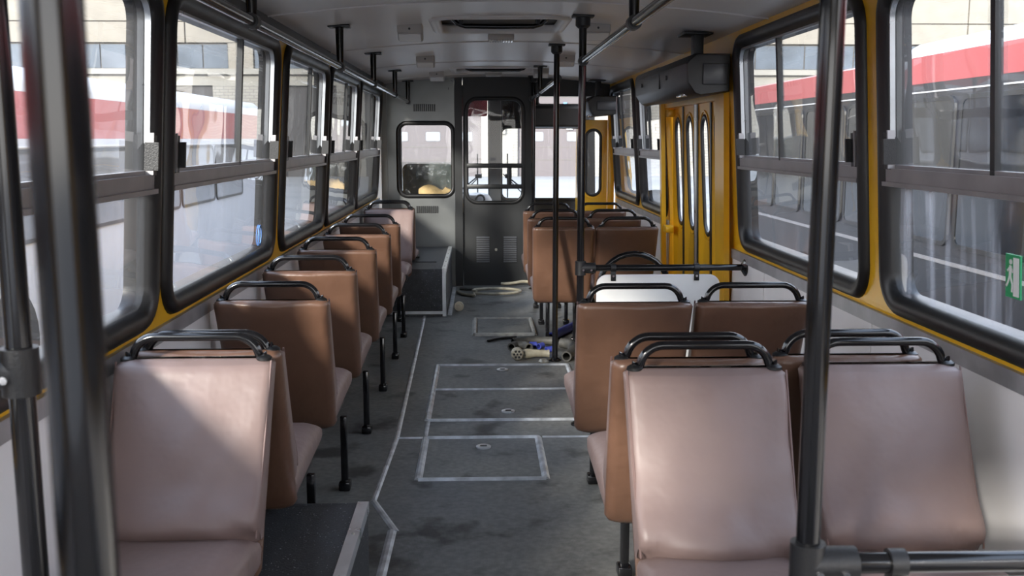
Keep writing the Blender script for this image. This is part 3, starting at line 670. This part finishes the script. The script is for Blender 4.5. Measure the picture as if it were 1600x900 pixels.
PN = pole(0.505, 1.45, 'thick near black pole in front of the right hand seats')
PL = pole(-0.255, 0.62, 'thickest blurred black pole at left, closest to the camera')
PM = pole(-0.672, 1.44, 'black pole at the left edge with a clamp', zb=0.276)
def tee(par, x, y, z, dx, r=0.027):
    g = G(); g.tube([(x, y, z - 0.035), (x, y, z + 0.035)], r, 20); g.tube([(x, y, z), (x + dx * 0.075, y, z)], r, 20)
    o = g.build('tee_clamp', 'black_plastic', par)
    for q in (0.012, 0.052): G().cyl((x + dx * q, y - r - 0.004, z - 0.008), (x + dx * q, y - r + 0.006, z - 0.008), 0.006, 10).build('screw', 'chrome', o)
tee(P1, 0.5, 4.93, 0.81, 1); tee(PN, 0.505, 1.45, 0.797, 1); tee(PM, -0.672, 1.44, 1.115, -1)
def overhead(label, x, z, y0, y1, hang, cap_poles=()):
    t = thing('ceiling_handrail', label, 'handrail', (x, (y0 + y1) / 2, z))
    G().tube([(x, y0, z), (x, y1, z)], 0.0165, 20).build('rail', 'black_paint', t)
    for y in hang:
        h = G(); zt = zc(x)
        h.tube([(x, y, z + 0.01), (x, y, zt - 0.006)], [0.016, 0.021], 12); o = h.build('hanger', 'black_paint', t)
        G().rbox((x - 0.055, y - 0.035, zt - 0.012), (x + 0.055, y + 0.035, zt + 0.002), 0.004).build('hanger_plate', 'black_paint', o)
        G().tube([(x, y - 0.022, z), (x, y + 0.022, z)], 0.024, 20).build('clamp', 'black_plastic', t)
    for y in cap_poles: G().tube([(x, y - 0.02, z), (x, y + 0.02, z)], 0.025, 20).build('clamp', 'black_plastic', t)
overhead('long black ceiling handrail above the left windows', -0.69, 1.803, 0.3, 9.80, (1.2, 3.13, 5.06, 6.63, 8.28, 9.74))
overhead('near black ceiling handrail on the right, ending at the pole', 0.5, 1.822, 1.45, 4.905, (3.30,), (4.90, 1.47))
overhead('far black ceiling handrail on the right, between two poles', 0.495, 1.828, 6.44, 9.59, (8.3,), (6.43, 9.59))

# low rails with white panels
def modesty(rl, pl_, x0, x1, y, z, px0, px1, pz0, pz1, wallx, clamps):
    t = thing('low_handrail', rl, 'handrail', ((x0 + wallx) / 2, y, z))
    G().tube([(x0 + 0.02, y, z), (wallx - 0.008, y, z)], 0.0165, 20).build('rail', 'black_paint', t)
    g = G(); g.loft([[(xx, y + q * cos(2 * pi * k / 18), z + q * sin(2 * pi * k / 18)) for k in range(18)] for q, xx in ((0.045, wallx - 0.008), (0.045, wallx - 0.014), (0.02, wallx - 0.03))]); g.build('wall_flange', 'black_paint', t)
    p = thing('divider_panel', pl_, 'panel', ((px0 + px1) / 2, y, pz0))
    lp = rrect(px0, pz0, px1, pz1, 0.05, 6)
    G().sheet(lp, [], mpF(y), 0.006, -0.006).build('board', 'white_panel', p, smooth=False)
    G().ring(lp, [(-0.004, 0.0075), (0.004, 0.0075), (0.004, -0.0075), (-0.004, -0.0075)], mpF(y)).build('edge_trim', 'white_laminate', p, smooth=False)
    for cx in clamps:
        g = G(); g.tube([(cx - 0.013, y, z), (cx + 0.013, y, z)], 0.022, 18); g.rbox((cx - 0.013, y - 0.012, z - 0.065), (cx + 0.013, y - 0.0065, z - 0.01), 0.003); g.rbox((cx - 0.013, y + 0.0065, z - 0.065), (cx + 0.013, y + 0.012, z - 0.01), 0.003)
        o = g.build('hanging_clamp', 'black_plastic', p)
        G().cyl((cx, y - 0.017, z - 0.04), (cx, y - 0.012, z - 0.04), 0.006, 8).build('screw', 'chrome', o)
modesty('black low handrail from pole to wall by the folding door', 'white divider panel hanging ahead of the right seats', 0.5, 1.3, 4.93, 0.81, 0.585, 1.20, 0.12, 0.772, XR, (0.665, 1.085))
modesty('nearest black low handrail at lower right of the frame', 'white divider panel under the nearest low rail', 0.505, 1.3, 1.45, 0.797, 0.66, 1.30, 0.15, 0.764, XR, (0.645,))
t = thing('low_handrail', 'black side handrail from the left edge pole to wall', 'handrail', (-0.84, 1.44, 1.115))
G().tube([(-0.69, 1.44, 1.115), (-0.975, 1.44, 1.115)], 0.0165, 20).build('rail', 'black_paint', t)
t = thing('hoop_handrail', 'black arched hoop handrail behind the white panel', 'handrail', (0.805, 5.16, 0))
arc = [(0.62, 5.16, 0.0), (0.62, 5.16, 0.66)] + [(0.805 - 0.185 * cos(pi * k / 14), 5.16, 0.67 + 0.185 * sin(pi * k / 14)) for k in range(15)] + [(0.99, 5.16, 0.66), (0.99, 5.16, 0.0)]
G().tube(arc, 0.0155, 14).build('hoop', 'black_paint', t)
for x in (0.62, 0.99):
    g = G(); flange(g, x, 5.16, 0.0005, 0.04, 0.02); g.build('foot_flange', 'black_paint', t)

# ------------------------------------------------------------------ wheel-arch boxes
def arch_box(label, x1, y0, y1, z, end_trim, slot=False):
    x0 = XL + 0.012
    t = thing('wheel_arch_box', label, 'box', ((x0 + x1) / 2, (y0 + y1) / 2, 0))
    G().box((x0, y0, 0.001), (x1, y1, z)).build('cover', 'box_lining', t, smooth=False)
    G().box((x1 - 0.032, y0 - 0.004, z + 0.0005), (x1 + 0.004, y1, z + 0.005)).build('top_trim', 'bright_aluminium', t, smooth=False)
    G().box((x1 + 0.0005, y0 - 0.004, z - 0.03), (x1 + 0.004, y1, z + 0.0005)).build('top_trim', 'bright_aluminium', t, smooth=False)
    for k in range(int((y1 - y0) / 0.3)):
        yy = y0 + 0.15 + 0.3 * k
        G().loft([[(x1 - 0.014 + q * cos(2 * pi * i / 10), yy + q * sin(2 * pi * i / 10), zz) for i in range(10)] for q, zz in ((0.006, z + 0.005), (0.004, z + 0.008), (0.001, z + 0.009))]).build('rivet', 'dirty_metal', t)
    if end_trim:
        G().box((x1 - 0.03, y0 - 0.005, 0.001), (x1 + 0.005, y0 - 0.0005, z + 0.005)).build('edge_trim', 'bright_aluminium', t, smooth=False)
        G().box((x1 + 0.0005, y0 - 0.005, 0.001), (x1 + 0.005, y0 + 0.03, z - 0.03)).build('edge_trim', 'bright_aluminium', t, smooth=False)
        G().box((x0, y0 - 0.005, 0.02), (x1 - 0.03, y0 - 0.0005, 0.045)).build('bottom_trim', 'bright_aluminium', t, smooth=False)
        G().box((x1 + 0.01, y0 + 0.03, 0.001), (x1 + 0.045, y1 - 0.1, 0.008)).build('bottom_trim', 'floor_strip', t, smooth=False)
    if slot:
        G().tube([(-0.62, y0 + 0.95, z + 0.003), (-0.56, y0 + 0.45, z + 0.003), (-0.38, y0 + 0.45, z + 0.003)], 0.004, 6).build('groove', 'rubber', t)
arch_box('far dark step box with bright corner trim, before the cab', -0.285, 8.10, 9.80, 0.395, True, True)
arch_box('near dark wheel arch box with bright edge, beside the front left seat', -0.372, 0.9, 3.12, 0.275, False)

# ------------------------------------------------------------------ seats (built facing +Y, origin on the floor under the back's top)
def seat(label, cx, y, facing, legs, seed, depth=0.80, z0=0.0, dz=0.0, BOTZ=0.335, wr=1.0, hz=0.932):
    # facing = +1 looks to the front of the bus, -1 looks at the camera
    t = thing('bus_seat', label, 'seat', (0, 0, 0))
    rnd = random.Random(seed)
    TOPZ = 0.872
    def hw(z): return 0.193 + 0.014 * (z - BOTZ) / (TOPZ - BOTZ)
    def yr(z): return 0.215 * (1 - (z - BOTZ) / (TOPZ - BOTZ)) ** 1.0         # rear face
    def ym(z): return yr(z) + 0.030 + 0.025 * (TOPZ - z)
    def nz(x, z, a): return noise.noise(Vector((x * 4.5 + seed * 3.7, z * 6.0, a))) 
    # shell : rounded at the rear corners
    lv = [BOTZ, BOTZ + 0.012, BOTZ + 0.03] + [BOTZ + 0.03 + (TOPZ - 0.05 - BOTZ) * k / 12 for k in range(1, 13)] + [TOPZ - 0.010, TOPZ - 0.003, TOPZ]
    shr = {BOTZ: 0.03, BOTZ + 0.012: 0.010, TOPZ - 0.010: 0.004, TOPZ - 0.003: 0.012, TOPZ: 0.024}
    g = G(); rings = []
    for z in lv:
        s = shr.get(z, 0.0); h = hw(z) - s; a = yr(z) + s * 0.8; b = ym(z); rc = 0.030; ring = [(h, b), (h, a + rc)]
        for k in range(1, 5): q = radians(90 * k / 4); ring.append((h - rc + rc * cos(q), a + rc - rc * sin(q)))
        for k in range(1, 12): ring.append(((h - rc) * (1 - 2 * k / 12.0), a))
        for k in range(0, 4): q = radians(90 * k / 4); ring.append((-h + rc - rc * sin(q), a + rc - rc * cos(q)))
        ring += [(-h, a + rc), (-h, b)]
        out = []
        for x, yy in ring:
            if yy < b - 1e-6: yy += 0.010 * nz(x * 0.8, z * 0.8, 2.0) + 0.004 * noise.noise(Vector((x * 6 + seed, z * 22 + x * 5, 3.3))) * math.exp(-((z - TOPZ) / 0.14) ** 2) - 0.012 * (1 - min(1, (x / h) ** 2)) * (0.3 + 0.7 * (z - BOTZ) / (TOPZ - BOTZ))
            # pulled cloth under the handle ends
            out.append((x, yy, z + 0.004 * (1 if z > TOPZ - 0.02 else 0) * (2 * abs(x) / 0.2 - 1)))
        rings.append(out)
    g.loft(rings); back = g.build('backrest', 'brown_vinyl', t, angle=50)
    # front pad
    PB = 0.443
    lv = [PB + (TOPZ - 0.012 - PB) * k / 22 for k in range(23)] + [TOPZ - 0.008, TOPZ - 0.002, TOPZ + 0.001]
    g = G(); rings = []
    for z in lv:
        tt = (z - PB) / (TOPZ - PB); s = 0.02 * max(0, 1 - (TOPZ + 0.001 - z) / 0.012) ; h = hw(z) - s
        th = 0.050 + 0.020 * (1 - tt) + 0.016 * wr * math.exp(-((tt - 0.16) / 0.12) ** 2) - 0.030 * math.exp(-(tt / 0.06) ** 2)
        a = ym(z) - 0.001; b = a + th - s * 1.2; rc = 0.022; ring = [(-h, a), (-h, b - rc)]
        for k in range(1, 4): q = radians(90 * k / 4); ring.append((-h + rc - rc * cos(q), b - rc + rc * sin(q)))
        for k in range(0, 17): ring.append(((-h + rc) * (1 - 2 * k / 16.0), b))
        for k in range(1, 4): q = radians(90 * k / 4); ring.append((h - rc + rc * sin(q), b - rc + rc * cos(q)))
        ring += [(h, b - rc), (h, a)]
        out = []
        for i, (x, yy) in enumerate(ring):
            if yy > b - rc * 0.9:
                f = 1 - min(1, (x / h) ** 2)
                yy += 0.012 * wr * f * (1 - 0.5 * tt) + 0.008 * wr * nz(x, z, 5.0)
                yy += wr * 0.004 * noise.noise(Vector((x * 14 + z * 9 + seed, z * 5 - x * 6, 7.7))) * (1 - 0.5 * tt)
                for sx in (-1, 1):           # folds running up from the lower corners
                    u = (sx * x / h); dd = (u - 1 + 2.6 * tt)
                    yy -= 0.010 * wr * math.exp(-(dd / 0.20) ** 2) * max(0, 1 - tt * 2.4) * (0.8 + 0.9 * noise.noise(Vector((seed, sx, 0))))
            out.append((x, yy, z))
        rings.append(out)
    g.loft(rings); pad = g.build('back_cushion', 'mauve_vinyl', t, angle=60)
    for sx in (-1, 1):
        path = []
        for k in range(16):
            z = PB + 0.02 + (TOPZ - 0.02 - PB) * k / 15; tt = (z - PB) / (TOPZ - PB)
            th = 0.050 + 0.020 * (1 - tt) + 0.016 * math.exp(-((tt - 0.16) / 0.12) ** 2)
            path.append((sx * (hw(z) - 0.005), ym(z) + th - 0.008, z))
        G().tube(path, 0.0028, 6).build('piping', 'piping', pad)
    # seat cushion
    y0, y1 = 0.225, depth; g = G(); rings = []
    for k in range(17):
        f = k / 16.0; yy = y0 + (y1 - y0) * f
        zt = 0.446 + 0.022 * sin(pi * min(1, f * 0.9 + 0.1)) + 0.012 * f; zb = BOTZ + 0.015 + (0.385 - BOTZ - 0.015) * max(0.0, f)
        e = 0.0
        if f > 0.8: q = (f - 0.8) / 0.2; e = (1 - sqrt(max(0, 1 - q * q))); zt -= 0.045 * e; zb += 0.03 * e
        h = 0.193 - 0.014 * e; ring = []
        for u, v in rrect(-1, 0, 1, 1, 0.32, 4):
            x = u * h; z = zb + (zt - zb) * v
            ring.append((x, yy, z))
        # flat denser top : add crown
        out = [(x, q, z + (0.012 * (1 - (x / h) ** 2) + 0.004 * nz(x, q, 9.0)) * (1 if z > (zt + zb) / 2 else 0)) for x, q, z in ring]
        rings.append(out)
    g.loft(rings); cu = g.build('seat_cushion', 'mauve_vinyl', t, angle=60)
    # grab handle on top
    hx = 0.178; zt = hz; pts = [(-hx, 0.045, TOPZ - 0.01), (-hx, 0.045, TOPZ + 0.012)]
    R = 0.060
    for k in range(8): q = radians(90 * k / 7); pts.append((-hx + 0.012 + R - R * cos(q), 0.045, zt - R + R * sin(q)))
    for k in range(8): q = radians(90 - 90 * k / 7); pts.append((hx - 0.012 - R + R * cos(q), 0.045, zt - R + R * sin(q)))
    pts += [(hx, 0.045, TOPZ + 0.012), (hx, 0.045, TOPZ - 0.01)]
    ha = G().tube(pts, 0.0115, 14).build('grab_handle', 'black_paint', t)
    for sx in (-1, 1):
        G().loft([[(sx * hx + q * cos(2 * pi * k / 14), 0.045 + q * sin(2 * pi * k / 14), zz) for k in range(14)] for q, zz in ((0.021, TOPZ - 0.003), (0.021, TOPZ + 0.004), (0.0125, TOPZ + 0.010))]).build('collar', 'rubber', ha)
    # frame and legs
    G().rbox((-0.17, 0.28, BOTZ - 0.004), (0.17, depth - 0.14, BOTZ + 0.02), 0.008).build('seat_frame', 'black_plastic', t)
    for lx, ly in legs:
        g = G(); g.rbox((lx - 0.014, ly - 0.014, 0.001 + z0), (lx + 0.014, ly + 0.014, max(0.315, z0 + 0.03)), 0.003)
        o = g.build('leg', 'black_paint', t)
        G().rbox((lx - 0.024, ly - 0.03, 0.001 + z0), (lx + 0.024, ly + 0.03, (0.038 if z0 < 0.3 else 0.02) + z0), 0.006).build('foot', 'black_paint', o)
    t.location = (cx, y, dz); t.rotation_euler = (0, 0, 0 if facing > 0 else pi)
    return t
LX, RA, RB = -0.755, 0.557, 0.985
legL = [(0.185, 0.48), (-0.15, 0.48)]
legR = [(-0.075, 0.62), (0.12, 0.62)]
seat('mauve seat facing the camera at front left, behind the thick pole', LX, 2.655, -1, [(-0.1, 0.45), (0.1, 0.45)], 1, z0=0.275, wr=2.0)
seat('brown seat back to back with the left seat facing the camera', LX, 2.676, 1, [(0.17, 0.62), (-0.15, 0.62)], 2, hz=0.918)
names = ['nearest fully seen brown seat in the left row of seats', 'second brown seat along the left row, by the third window', 'third brown seat along the left row',
         'fourth brown seat along the left row', 'farthest forward facing brown seat of the left row, before the step box']
for i, yy in enumerate((3.53, 4.34, 5.18, 6.03, 6.76)):
    seat(names[i], LX, yy, 1, legL, 10 + i, depth=0.78 if i < 4 else 0.72)
seat('far mauve seat facing the camera, at the dark step box', LX, 8.30, -1, [(-0.1, 0.42), (0.1, 0.42)], 20, depth=0.66)
seat('farthest left seat, on the dark step box against the partition', LX, 8.33, 1, [(0.185, 0.55), (-0.15, 0.55)], 21, z0=0.395, BOTZ=0.402)
seat('mauve aisle seat facing the camera at front right', RA + 0.012, 2.505, -1, [(0.1, 0.45)], 30, wr=2.0)
seat('mauve window seat facing the camera at lower right, behind the pole', RB + 0.045, 2.535, -1, [(-0.1, 0.45)], 31, wr=2.0)
seat('brown aisle seat back to back with the front right mauve seat', RA - 0.005, 2.53, 1, legR, 32)
seat('brown window seat back to back with the lower right mauve seat', RB, 2.56, 1, legR, 33)
seat('brown aisle seat directly behind the white divider panel', RA - 0.008, 3.44, 1, legR, 34)
seat('brown window seat directly behind the white divider panel', RB - 0.01, 3.45, 1, legR, 35)
nm = ['nearest', 'middle', 'farthest']
for i, yy in enumerate((6.50, 7.22, 7.98)):
    seat('%s dark brown aisle seat in the right rows ahead of the folding door' % nm[i], RA - 0.005, yy, 1, [(-0.075, 0.5), (0.12, 0.5)], 40 + i)
    seat('%s dark brown window seat in the right rows ahead of the folding door' % nm[i], RB - 0.012, yy, 1, legR, 50 + i)

# ------------------------------------------------------------------ clutter on the floor
def hose(name, label, cat, path, r, m, hollow=True, group=None, n=14):
    # smooth the control path
    P = [Vector(p) for p in path]
    for _ in range(2):
        Q = [P[0]]
        for a, b in zip(P[:-1], P[1:]): Q += [a * 0.75 + b * 0.25, a * 0.25 + b * 0.75]
        P = Q + [P[-1]]
    g = G()
    if hollow:
        g.tube(P, r, n, caps=False); g.tube(P, r * 0.72, n, caps=False)
        k = len(P)
        for base, i in ((0, 0), (0, k - 1)):
            o1 = i * n; o2 = k * n + i * n
            g.f += [(o1 + q, o1 + (q + 1) % n, o2 + (q + 1) % n, o2 + q) for q in range(n)]
    else: g.tube(P, r, n)
    o = g.build(name, m); tag(o, label, cat, group); return o
hose('blue_hose', 'long straight blue hose lying beside the thin black pole', 'hose', [(0.50, 7.05, 0.032), (0.55, 7.15, 0.032), (0.74, 7.55, 0.032)], 0.031, 'blue_hose')
hose('grey_hose', 'dark grey hose lying across behind the blue fittings', 'hose', [(0.225, 6.88, 0.032), (0.32, 6.93, 0.032), (0.44, 6.93, 0.032), (0.53, 6.91, 0.032)], 0.030, 'grey_hose')
hose('grey_elbow', 'short dark hose elbow beside the metal clamp', 'hose', [(0.21, 6.72, 0.03), (0.24, 6.80, 0.03), (0.31, 6.78, 0.03), (0.33, 6.70, 0.03)], 0.029, 'grey_hose')
hose('hose_bend', 'bent grey hose at the foot of the thin black pole', 'hose', [(0.56, 6.38, 0.036), (0.60, 6.48, 0.036), (0.64, 6.64, 0.036), (0.62, 6.78, 0.036), (0.56, 6.82, 0.036)], 0.035, 'grey_hose')
hose('thin_rod', 'thin black rubber tube by the worn floor hatch', 'tube', [(0.05, 7.03, 0.010), (0.13, 7.12, 0.010), (0.26, 7.17, 0.010)], 0.009, 'rubber', hollow=False, n=8)
for (x, y, a, l) in ((0.40, 6.77, 0.9, 'small blue hose fitting behind, standing nearest the leg'), (0.445, 6.66, 0.4, 'small blue hose fitting next to the pole'), (0.665, 6.24, 1.2, 'small blue ring by the brown seat'), (0.34, 6.83, 0.0, 'tiny blue fitting left of the others')):
    d = Vector((cos(a), sin(a), 0)) * 0.05
    hose('blue_fitting', l, 'fitting', [(x, y, 0.023), (x + d.x, y + d.y, 0.023)], 0.021, 'blue_hose')
# pipe with clamp
t = thing('metal_pipe_fitting', 'dirty metal pipe fitting with perforated end on the floor', 'pipe', (0.33, 6.42, 0))
G().tube([(0.25, 6.46, 0.035), (0.31, 6.48, 0.035), (0.36, 6.49, 0.035), (0.44, 6.49, 0.032), (0.455, 6.49, 0.032)], [0.024, 0.034, 0.026, 0.024, 0.030], 14).build('pipe', 'khaki_hose', t)
g = G(); rings = []
for q, yy in ((0.030, 6.46), (0.043, 6.445), (0.043, 6.42), (0.034, 6.41)):
    rings.append([(0.24 + q * cos(2 * pi * k / 16), yy, 0.046 + q * sin(2 * pi * k / 16)) for k in range(16)])
g.loft(rings); o = g.build('end_ring', 'dirty_metal', t)
for k in range(6):
    a = 2 * pi * k / 6
    G().cyl((0.24 + 0.022 * cos(a), 6.412, 0.046 + 0.022 * sin(a)), (0.24 + 0.022 * cos(a), 6.406, 0.046 + 0.022 * sin(a)), 0.008, 8).build('hole', 'rubber', o)
G().cyl((0.24, 6.412, 0.046), (0.24, 6.406, 0.046), 0.007, 8).build('hole', 'rubber', o)
g = G(); flange(g, 0.41, 6.37, 0.0005, 0.035, 0.022); tag(g.build('pipe_plug', 'dirty_metal'), 'small round metal plug lying in front of the pipe fitting', 'cap')
# coil of hose by the cab door
P = []
for k in range(40):
    a = 2 * pi * k / 22; P.append((0.14 + (0.28 - 0.002 * k) * cos(a), 9.28 + (0.17 - 0.001 * k) * sin(a), 0.016 + 0.0006 * k))
hose('coiled_hose', 'coiled dusty hose on the floor before the cab door', 'hose', [(-0.22, 9.35, 0.014), (-0.18, 9.2, 0.014), (-0.05, 9.08, 0.014)] + P[13:36], 0.014, 'khaki_hose', hollow=False, n=8)
hose('pale_hose', 'pale hose with metal end lying against the black cab door', 'hose', [(0.20, 9.62, 0.05), (0.30, 9.60, 0.055), (0.42, 9.66, 0.07), (0.52, 9.66, 0.05), (0.62, 9.5, 0.02), (0.7, 9.3, 0.016)], 0.014, 'khaki_hose', hollow=False, n=8)
hose('dark_hose', 'dark hose end next to the step box', 'hose', [(-0.2, 9.55, 0.014), (-0.1, 9.5, 0.014), (0.02, 9.55, 0.014)], 0.013, 'grey_hose', hollow=False, n=8)
t = thing('roll', 'cream coloured roll standing on the floor by the step box', 'roll', (-0.185, 8.35, 0))
g = G(); R0 = 0.040
prof = ((R0, -0.03), (R0, 0.0), (R0 * 0.93, -0.004), (R0 * 0.55, -0.004), (R0 * 0.5, 0.012), (R0 * 0.2, 0.014))
g.loft([[(-0.185 + q * cos(2 * pi * k / 20), 8.35 - d, 0.0405 + q * sin(2 * pi * k / 20)) for k in range(20)] for q, d in prof]); g.build('body', 'ivory', t)

# ------------------------------------------------------------------ outside
GZ = -0.78
gr = G().box((-130, -60, GZ - 0.2), (130, 140, GZ)).build('ground', 'asphalt', smooth=False); tag(gr, 'pale asphalt yard around the bus', 'ground', kind='structure')
YB = 60.0
bd = thing('depot_building', 'long cream depot building with window band and garage doors', 'building', (0, YB, GZ))
FB = mpF(YB)
G().box((-70, YB + 0.15, GZ), (70, YB + 8, 15)).build('core_wall', 'joint', bd, smooth=False)
def px2x(p): return (p - 750.0) * YB / 1554.0
PWID = 6.6; xa = px2x(1332) - PWID * 9
zrows = [6.98, 8.2, 9.72, 11.24, 12.8, 15.0]
for i in range(16):
    for a, b in zip(zrows[:-1], zrows[1:]):
        G().sheet(rect(xa + i * PWID + 0.04, a + 0.03, xa + (i + 1) * PWID - 0.04, b - 0.03), [], FB, random.uniform(0.02, 0.05), -0.15).build('wall_slab', 'plaster', bd, smooth=False)
# window band
for i in range(66):
    x = xa + 3.0 + i * 1.48
    if abs(x + 15.2) < 0.75:
        G().sheet(rect(x, 5.5, x + 1.44, 6.98), [], FB, 0.02, -0.15).build('wall_slab', 'plaster', bd, smooth=False); continue
    G().sheet(rect(x + 0.04, 5.55, x + 1.44, 6.9), [], FB, -0.08, -0.15).build('window_pane', 'band_glass', bd, smooth=False)
G().sheet(rect(xa, 5.18, xa + 16 * PWID, 5.50), [], FB, 0.35, -0.15).build('ledge', 'ledge', bd, smooth=False)
G().sheet(rect(xa, 4.55, xa + 16 * PWID, 5.16), [], FB, 0.08, -0.15).build('lintel', 'ledge', bd, smooth=False)
# garage doors and brick piers below
for p0, p1, kind in ((-60, 95, 'p'), (95, 190, 'd'), (190, 285, 'p'), (285, 345, 'k'), (345, 450, 'p'), (450, 532, 'k'), (532, 574, 'p'), (574, 597, 'k'), (597, 603, 'p'), (603, 752, 'd'),
                     (752, 808, 'p'), (808, 925, 'd'), (925, 968, 'p'), (968, 982, 'k'), (982, 1180, 'p'), (1180, 1290, 'd'), (1290, 1470, 'p'), (1470, 1530, 'd'), (1530, 1700, 'p')):
    a, b = px2x(p0), px2x(p1)
    if kind == 'p':      # pier
        G().sheet(rect(a, GZ, b, 4.55), [], FB, 0.12, -0.15).build('brick_pier', 'white_brick', bd, smooth=False)
    else:
        dark = kind == 'k'
        dn = G().sheet(rect(a, GZ, b, 4.55), [], FB, -0.10, -0.15).build('garage_door', 'garage_dark' if dark else 'garage_mauve', bd, smooth=False)
        if not dark:
            k = max(2, int((b - a) / 1.65))
            for j in range(k):
                xm = a + (b - a) * (j + 0.5) / k
                G().sheet(rrect(xm - 0.42, 1.32, xm + 0.42, 1.85, 0.08, 3), [], FB, -0.07, -0.10).build('door_window', 'pale_pane', dn, smooth=False)
            for z in (0.2, 0.95, 2.3, 3.1, 3.9):
                G().sheet(rect(a, z, b, z + 0.03), [], FB, -0.085, -0.10).build('door_joint', 'joint', dn, smooth=False)
yb2 = YB - 0.14
t = G().box((px2x(783) - 0.2, yb2 - 0.2, 1.75), (px2x(783) + 0.22, yb2, 2.15)).build('meter_box', 'dirty_metal', smooth=False); tag(t, 'small rusty box on the white brick pier', 'box')
t = G().box((px2x(884), YB - 0.05, 2.0), (px2x(893), YB + 0.08, 2.75)).build('notice_board', 'sticker_white', smooth=False); tag(t, 'white notice on the mauve garage door', 'sign')
t = G().box((px2x(879), YB - 0.05, 3.0), (px2x(884), YB + 0.08, 3.6)).build('notice_sign', 'sticker_blue', smooth=False); tag(t, 'small blue notice above the white one', 'sign')
# open yard edges so the horizon stays closed
for (x, l) in ((-46, 'pale workshop wall far off on the left of the yard'), (52, 'pale workshop wall far off on the right of the yard')):
    o = G().box((x, -30, GZ), (x + (-5 if x < 0 else 5), YB - 2, 7.5)).build('workshop', 'plaster', smooth=False); tag(o, l, 'building')

def parked_bus(label, X, sgn, y0, y1, zw, zr, zt, win, body, wm, pod=None, belt=None, wheels=()):
    # side facing us at X; sgn = +1 when the bus lies to the right
    t = thing('parked_bus', label, 'bus', (X + sgn * 1.25, (y0 + y1) / 2, GZ))
    def sect(z0, z1, rx, m, nm, inset=0.0, ya=y0, yb=y1):
        pr = [(0 + inset, z0), (0 + inset, z1 - rx), (0.04 + inset, z1 - rx * 0.5), (0.14 + inset, z1), (2.5 - 0.14, z1), (2.5, z1 - rx), (2.5, z0)] if rx else [(inset, z0), (inset, z1), (2.5, z1), (2.5, z0)]
        G().loft([[(X + sgn * u, y, v) for u, v in pr] for y in (ya, yb)]).build(nm, m, t, angle=50)
    sect(GZ + 0.32, zw, 0, body, 'lower_body')
    sect(zw + 0.001, zr, 0.0, 'bus_red', 'red_band')
    if pod: sect(zr + 0.001, zr + 0.05, 0.04, 'bus_red', 'roof', 0.06); sect(zr + 0.0, zt, 0.12, 'bus_white', 'roof_pod', 0.05, y0 + 0.3, pod)
    else: sect(zr + 0.001, zt, 0.16, 'bus_white', 'roof', 0.0)
    mp = lambda u, v, d: Vector((X - sgn * d, u, v))
    for a, b in win:
        o = G().sheet(rrect(a, belt[0], b, belt[1], 0.08, 4), [], mp, 0.012, 0.001).build('side_window', wm, t, smooth=False)
        G().ring(rrect(a, belt[0], b, belt[1], 0.08, 4), [(-0.02, 0.001), (-0.02, 0.018), (0.015, 0.018), (0.02, 0.001)], mp).build('window_rubber', 'rubber', o, smooth=False)
    G().sheet(rect(y0, zw - 0.078, y1, zw - 0.066), [], mp, 0.012, 0.0005).build('drip_rail', 'bus_white', t, smooth=False)
    if body != 'bus_grey': G().sheet(rect(y0, belt[0] - 0.16, y1, belt[0] - 0.13), [], mp, 0.012, 0.0005).build('rub_strip', 'bus_white' if body == 'bus_grey' else 'bar_aluminium', t, smooth=False)
    for y in wheels:
        G().tube([(X + sgn * 0.02 - sgn * 0.03, y, GZ + 0.48), (X + sgn * 0.35, y, GZ + 0.48)], 0.475, 24).build('wheel', 'tyre', t)
    return t
rb = parked_bus('red and white bus parked close on the right', 3.7, 1, -4.0, 14.3, 1.905, 2.13, 2.27,
           [(-2.6, -1.3), (-1.2, 0.1), (0.2, 1.5), (1.6, 2.9), (3.0, 4.2), (4.3, 5.4), (5.5, 6.5), (6.6, 7.62), (7.74, 8.72), (9.0, 10.0), (10.1, 11.3), (11.45, 12.4), (12.5, 13.5)],
           'bus_dark', 'bus_window', pod=8.9, belt=(0.62, 1.77), wheels=(-1.5, 11.2))
lb = parked_bus('white roofed red bus parked on the left', -4.0, -1, -5.0, 18.6, 1.45, 1.86, 2.09,
           [(-4 + 1.75 * k, -2.35 + 1.75 * k) for k in range(12)], 'bus_grey', 'bus_window_pale', belt=(0.55, 1.34), wheels=(2.5, 8.5))
# lettering on the right bus
fc = bpy.data.curves.new('lettering', 'FONT'); fc.body = 'MAN'; fc.size = 0.19; fc.extrude = 0.004
fo = bpy.data.objects.new('lettering', fc); COL.objects.link(fo)
bpy.context.view_layer.update()
dg = bpy.context.evaluated_depsgraph_get(); me = bpy.data.meshes.new_from_object(fo.evaluated_get(dg)); bpy.data.objects.remove(fo)
lo = bpy.data.objects.new('lettering', me); COL.objects.link(lo); lo.parent = rb; me.materials.append(MATS['sticker_white'])
lo.matrix_local = Matrix.Translation(Vector((3.7 - 0.022, 14.05, 1.49)) - Vector(rb.location)) @ Matrix.Rotation(-pi / 2, 4, 'Z') @ Matrix.Rotation(pi / 2, 4, 'X')
lab(lo, 'white lettering MAN')
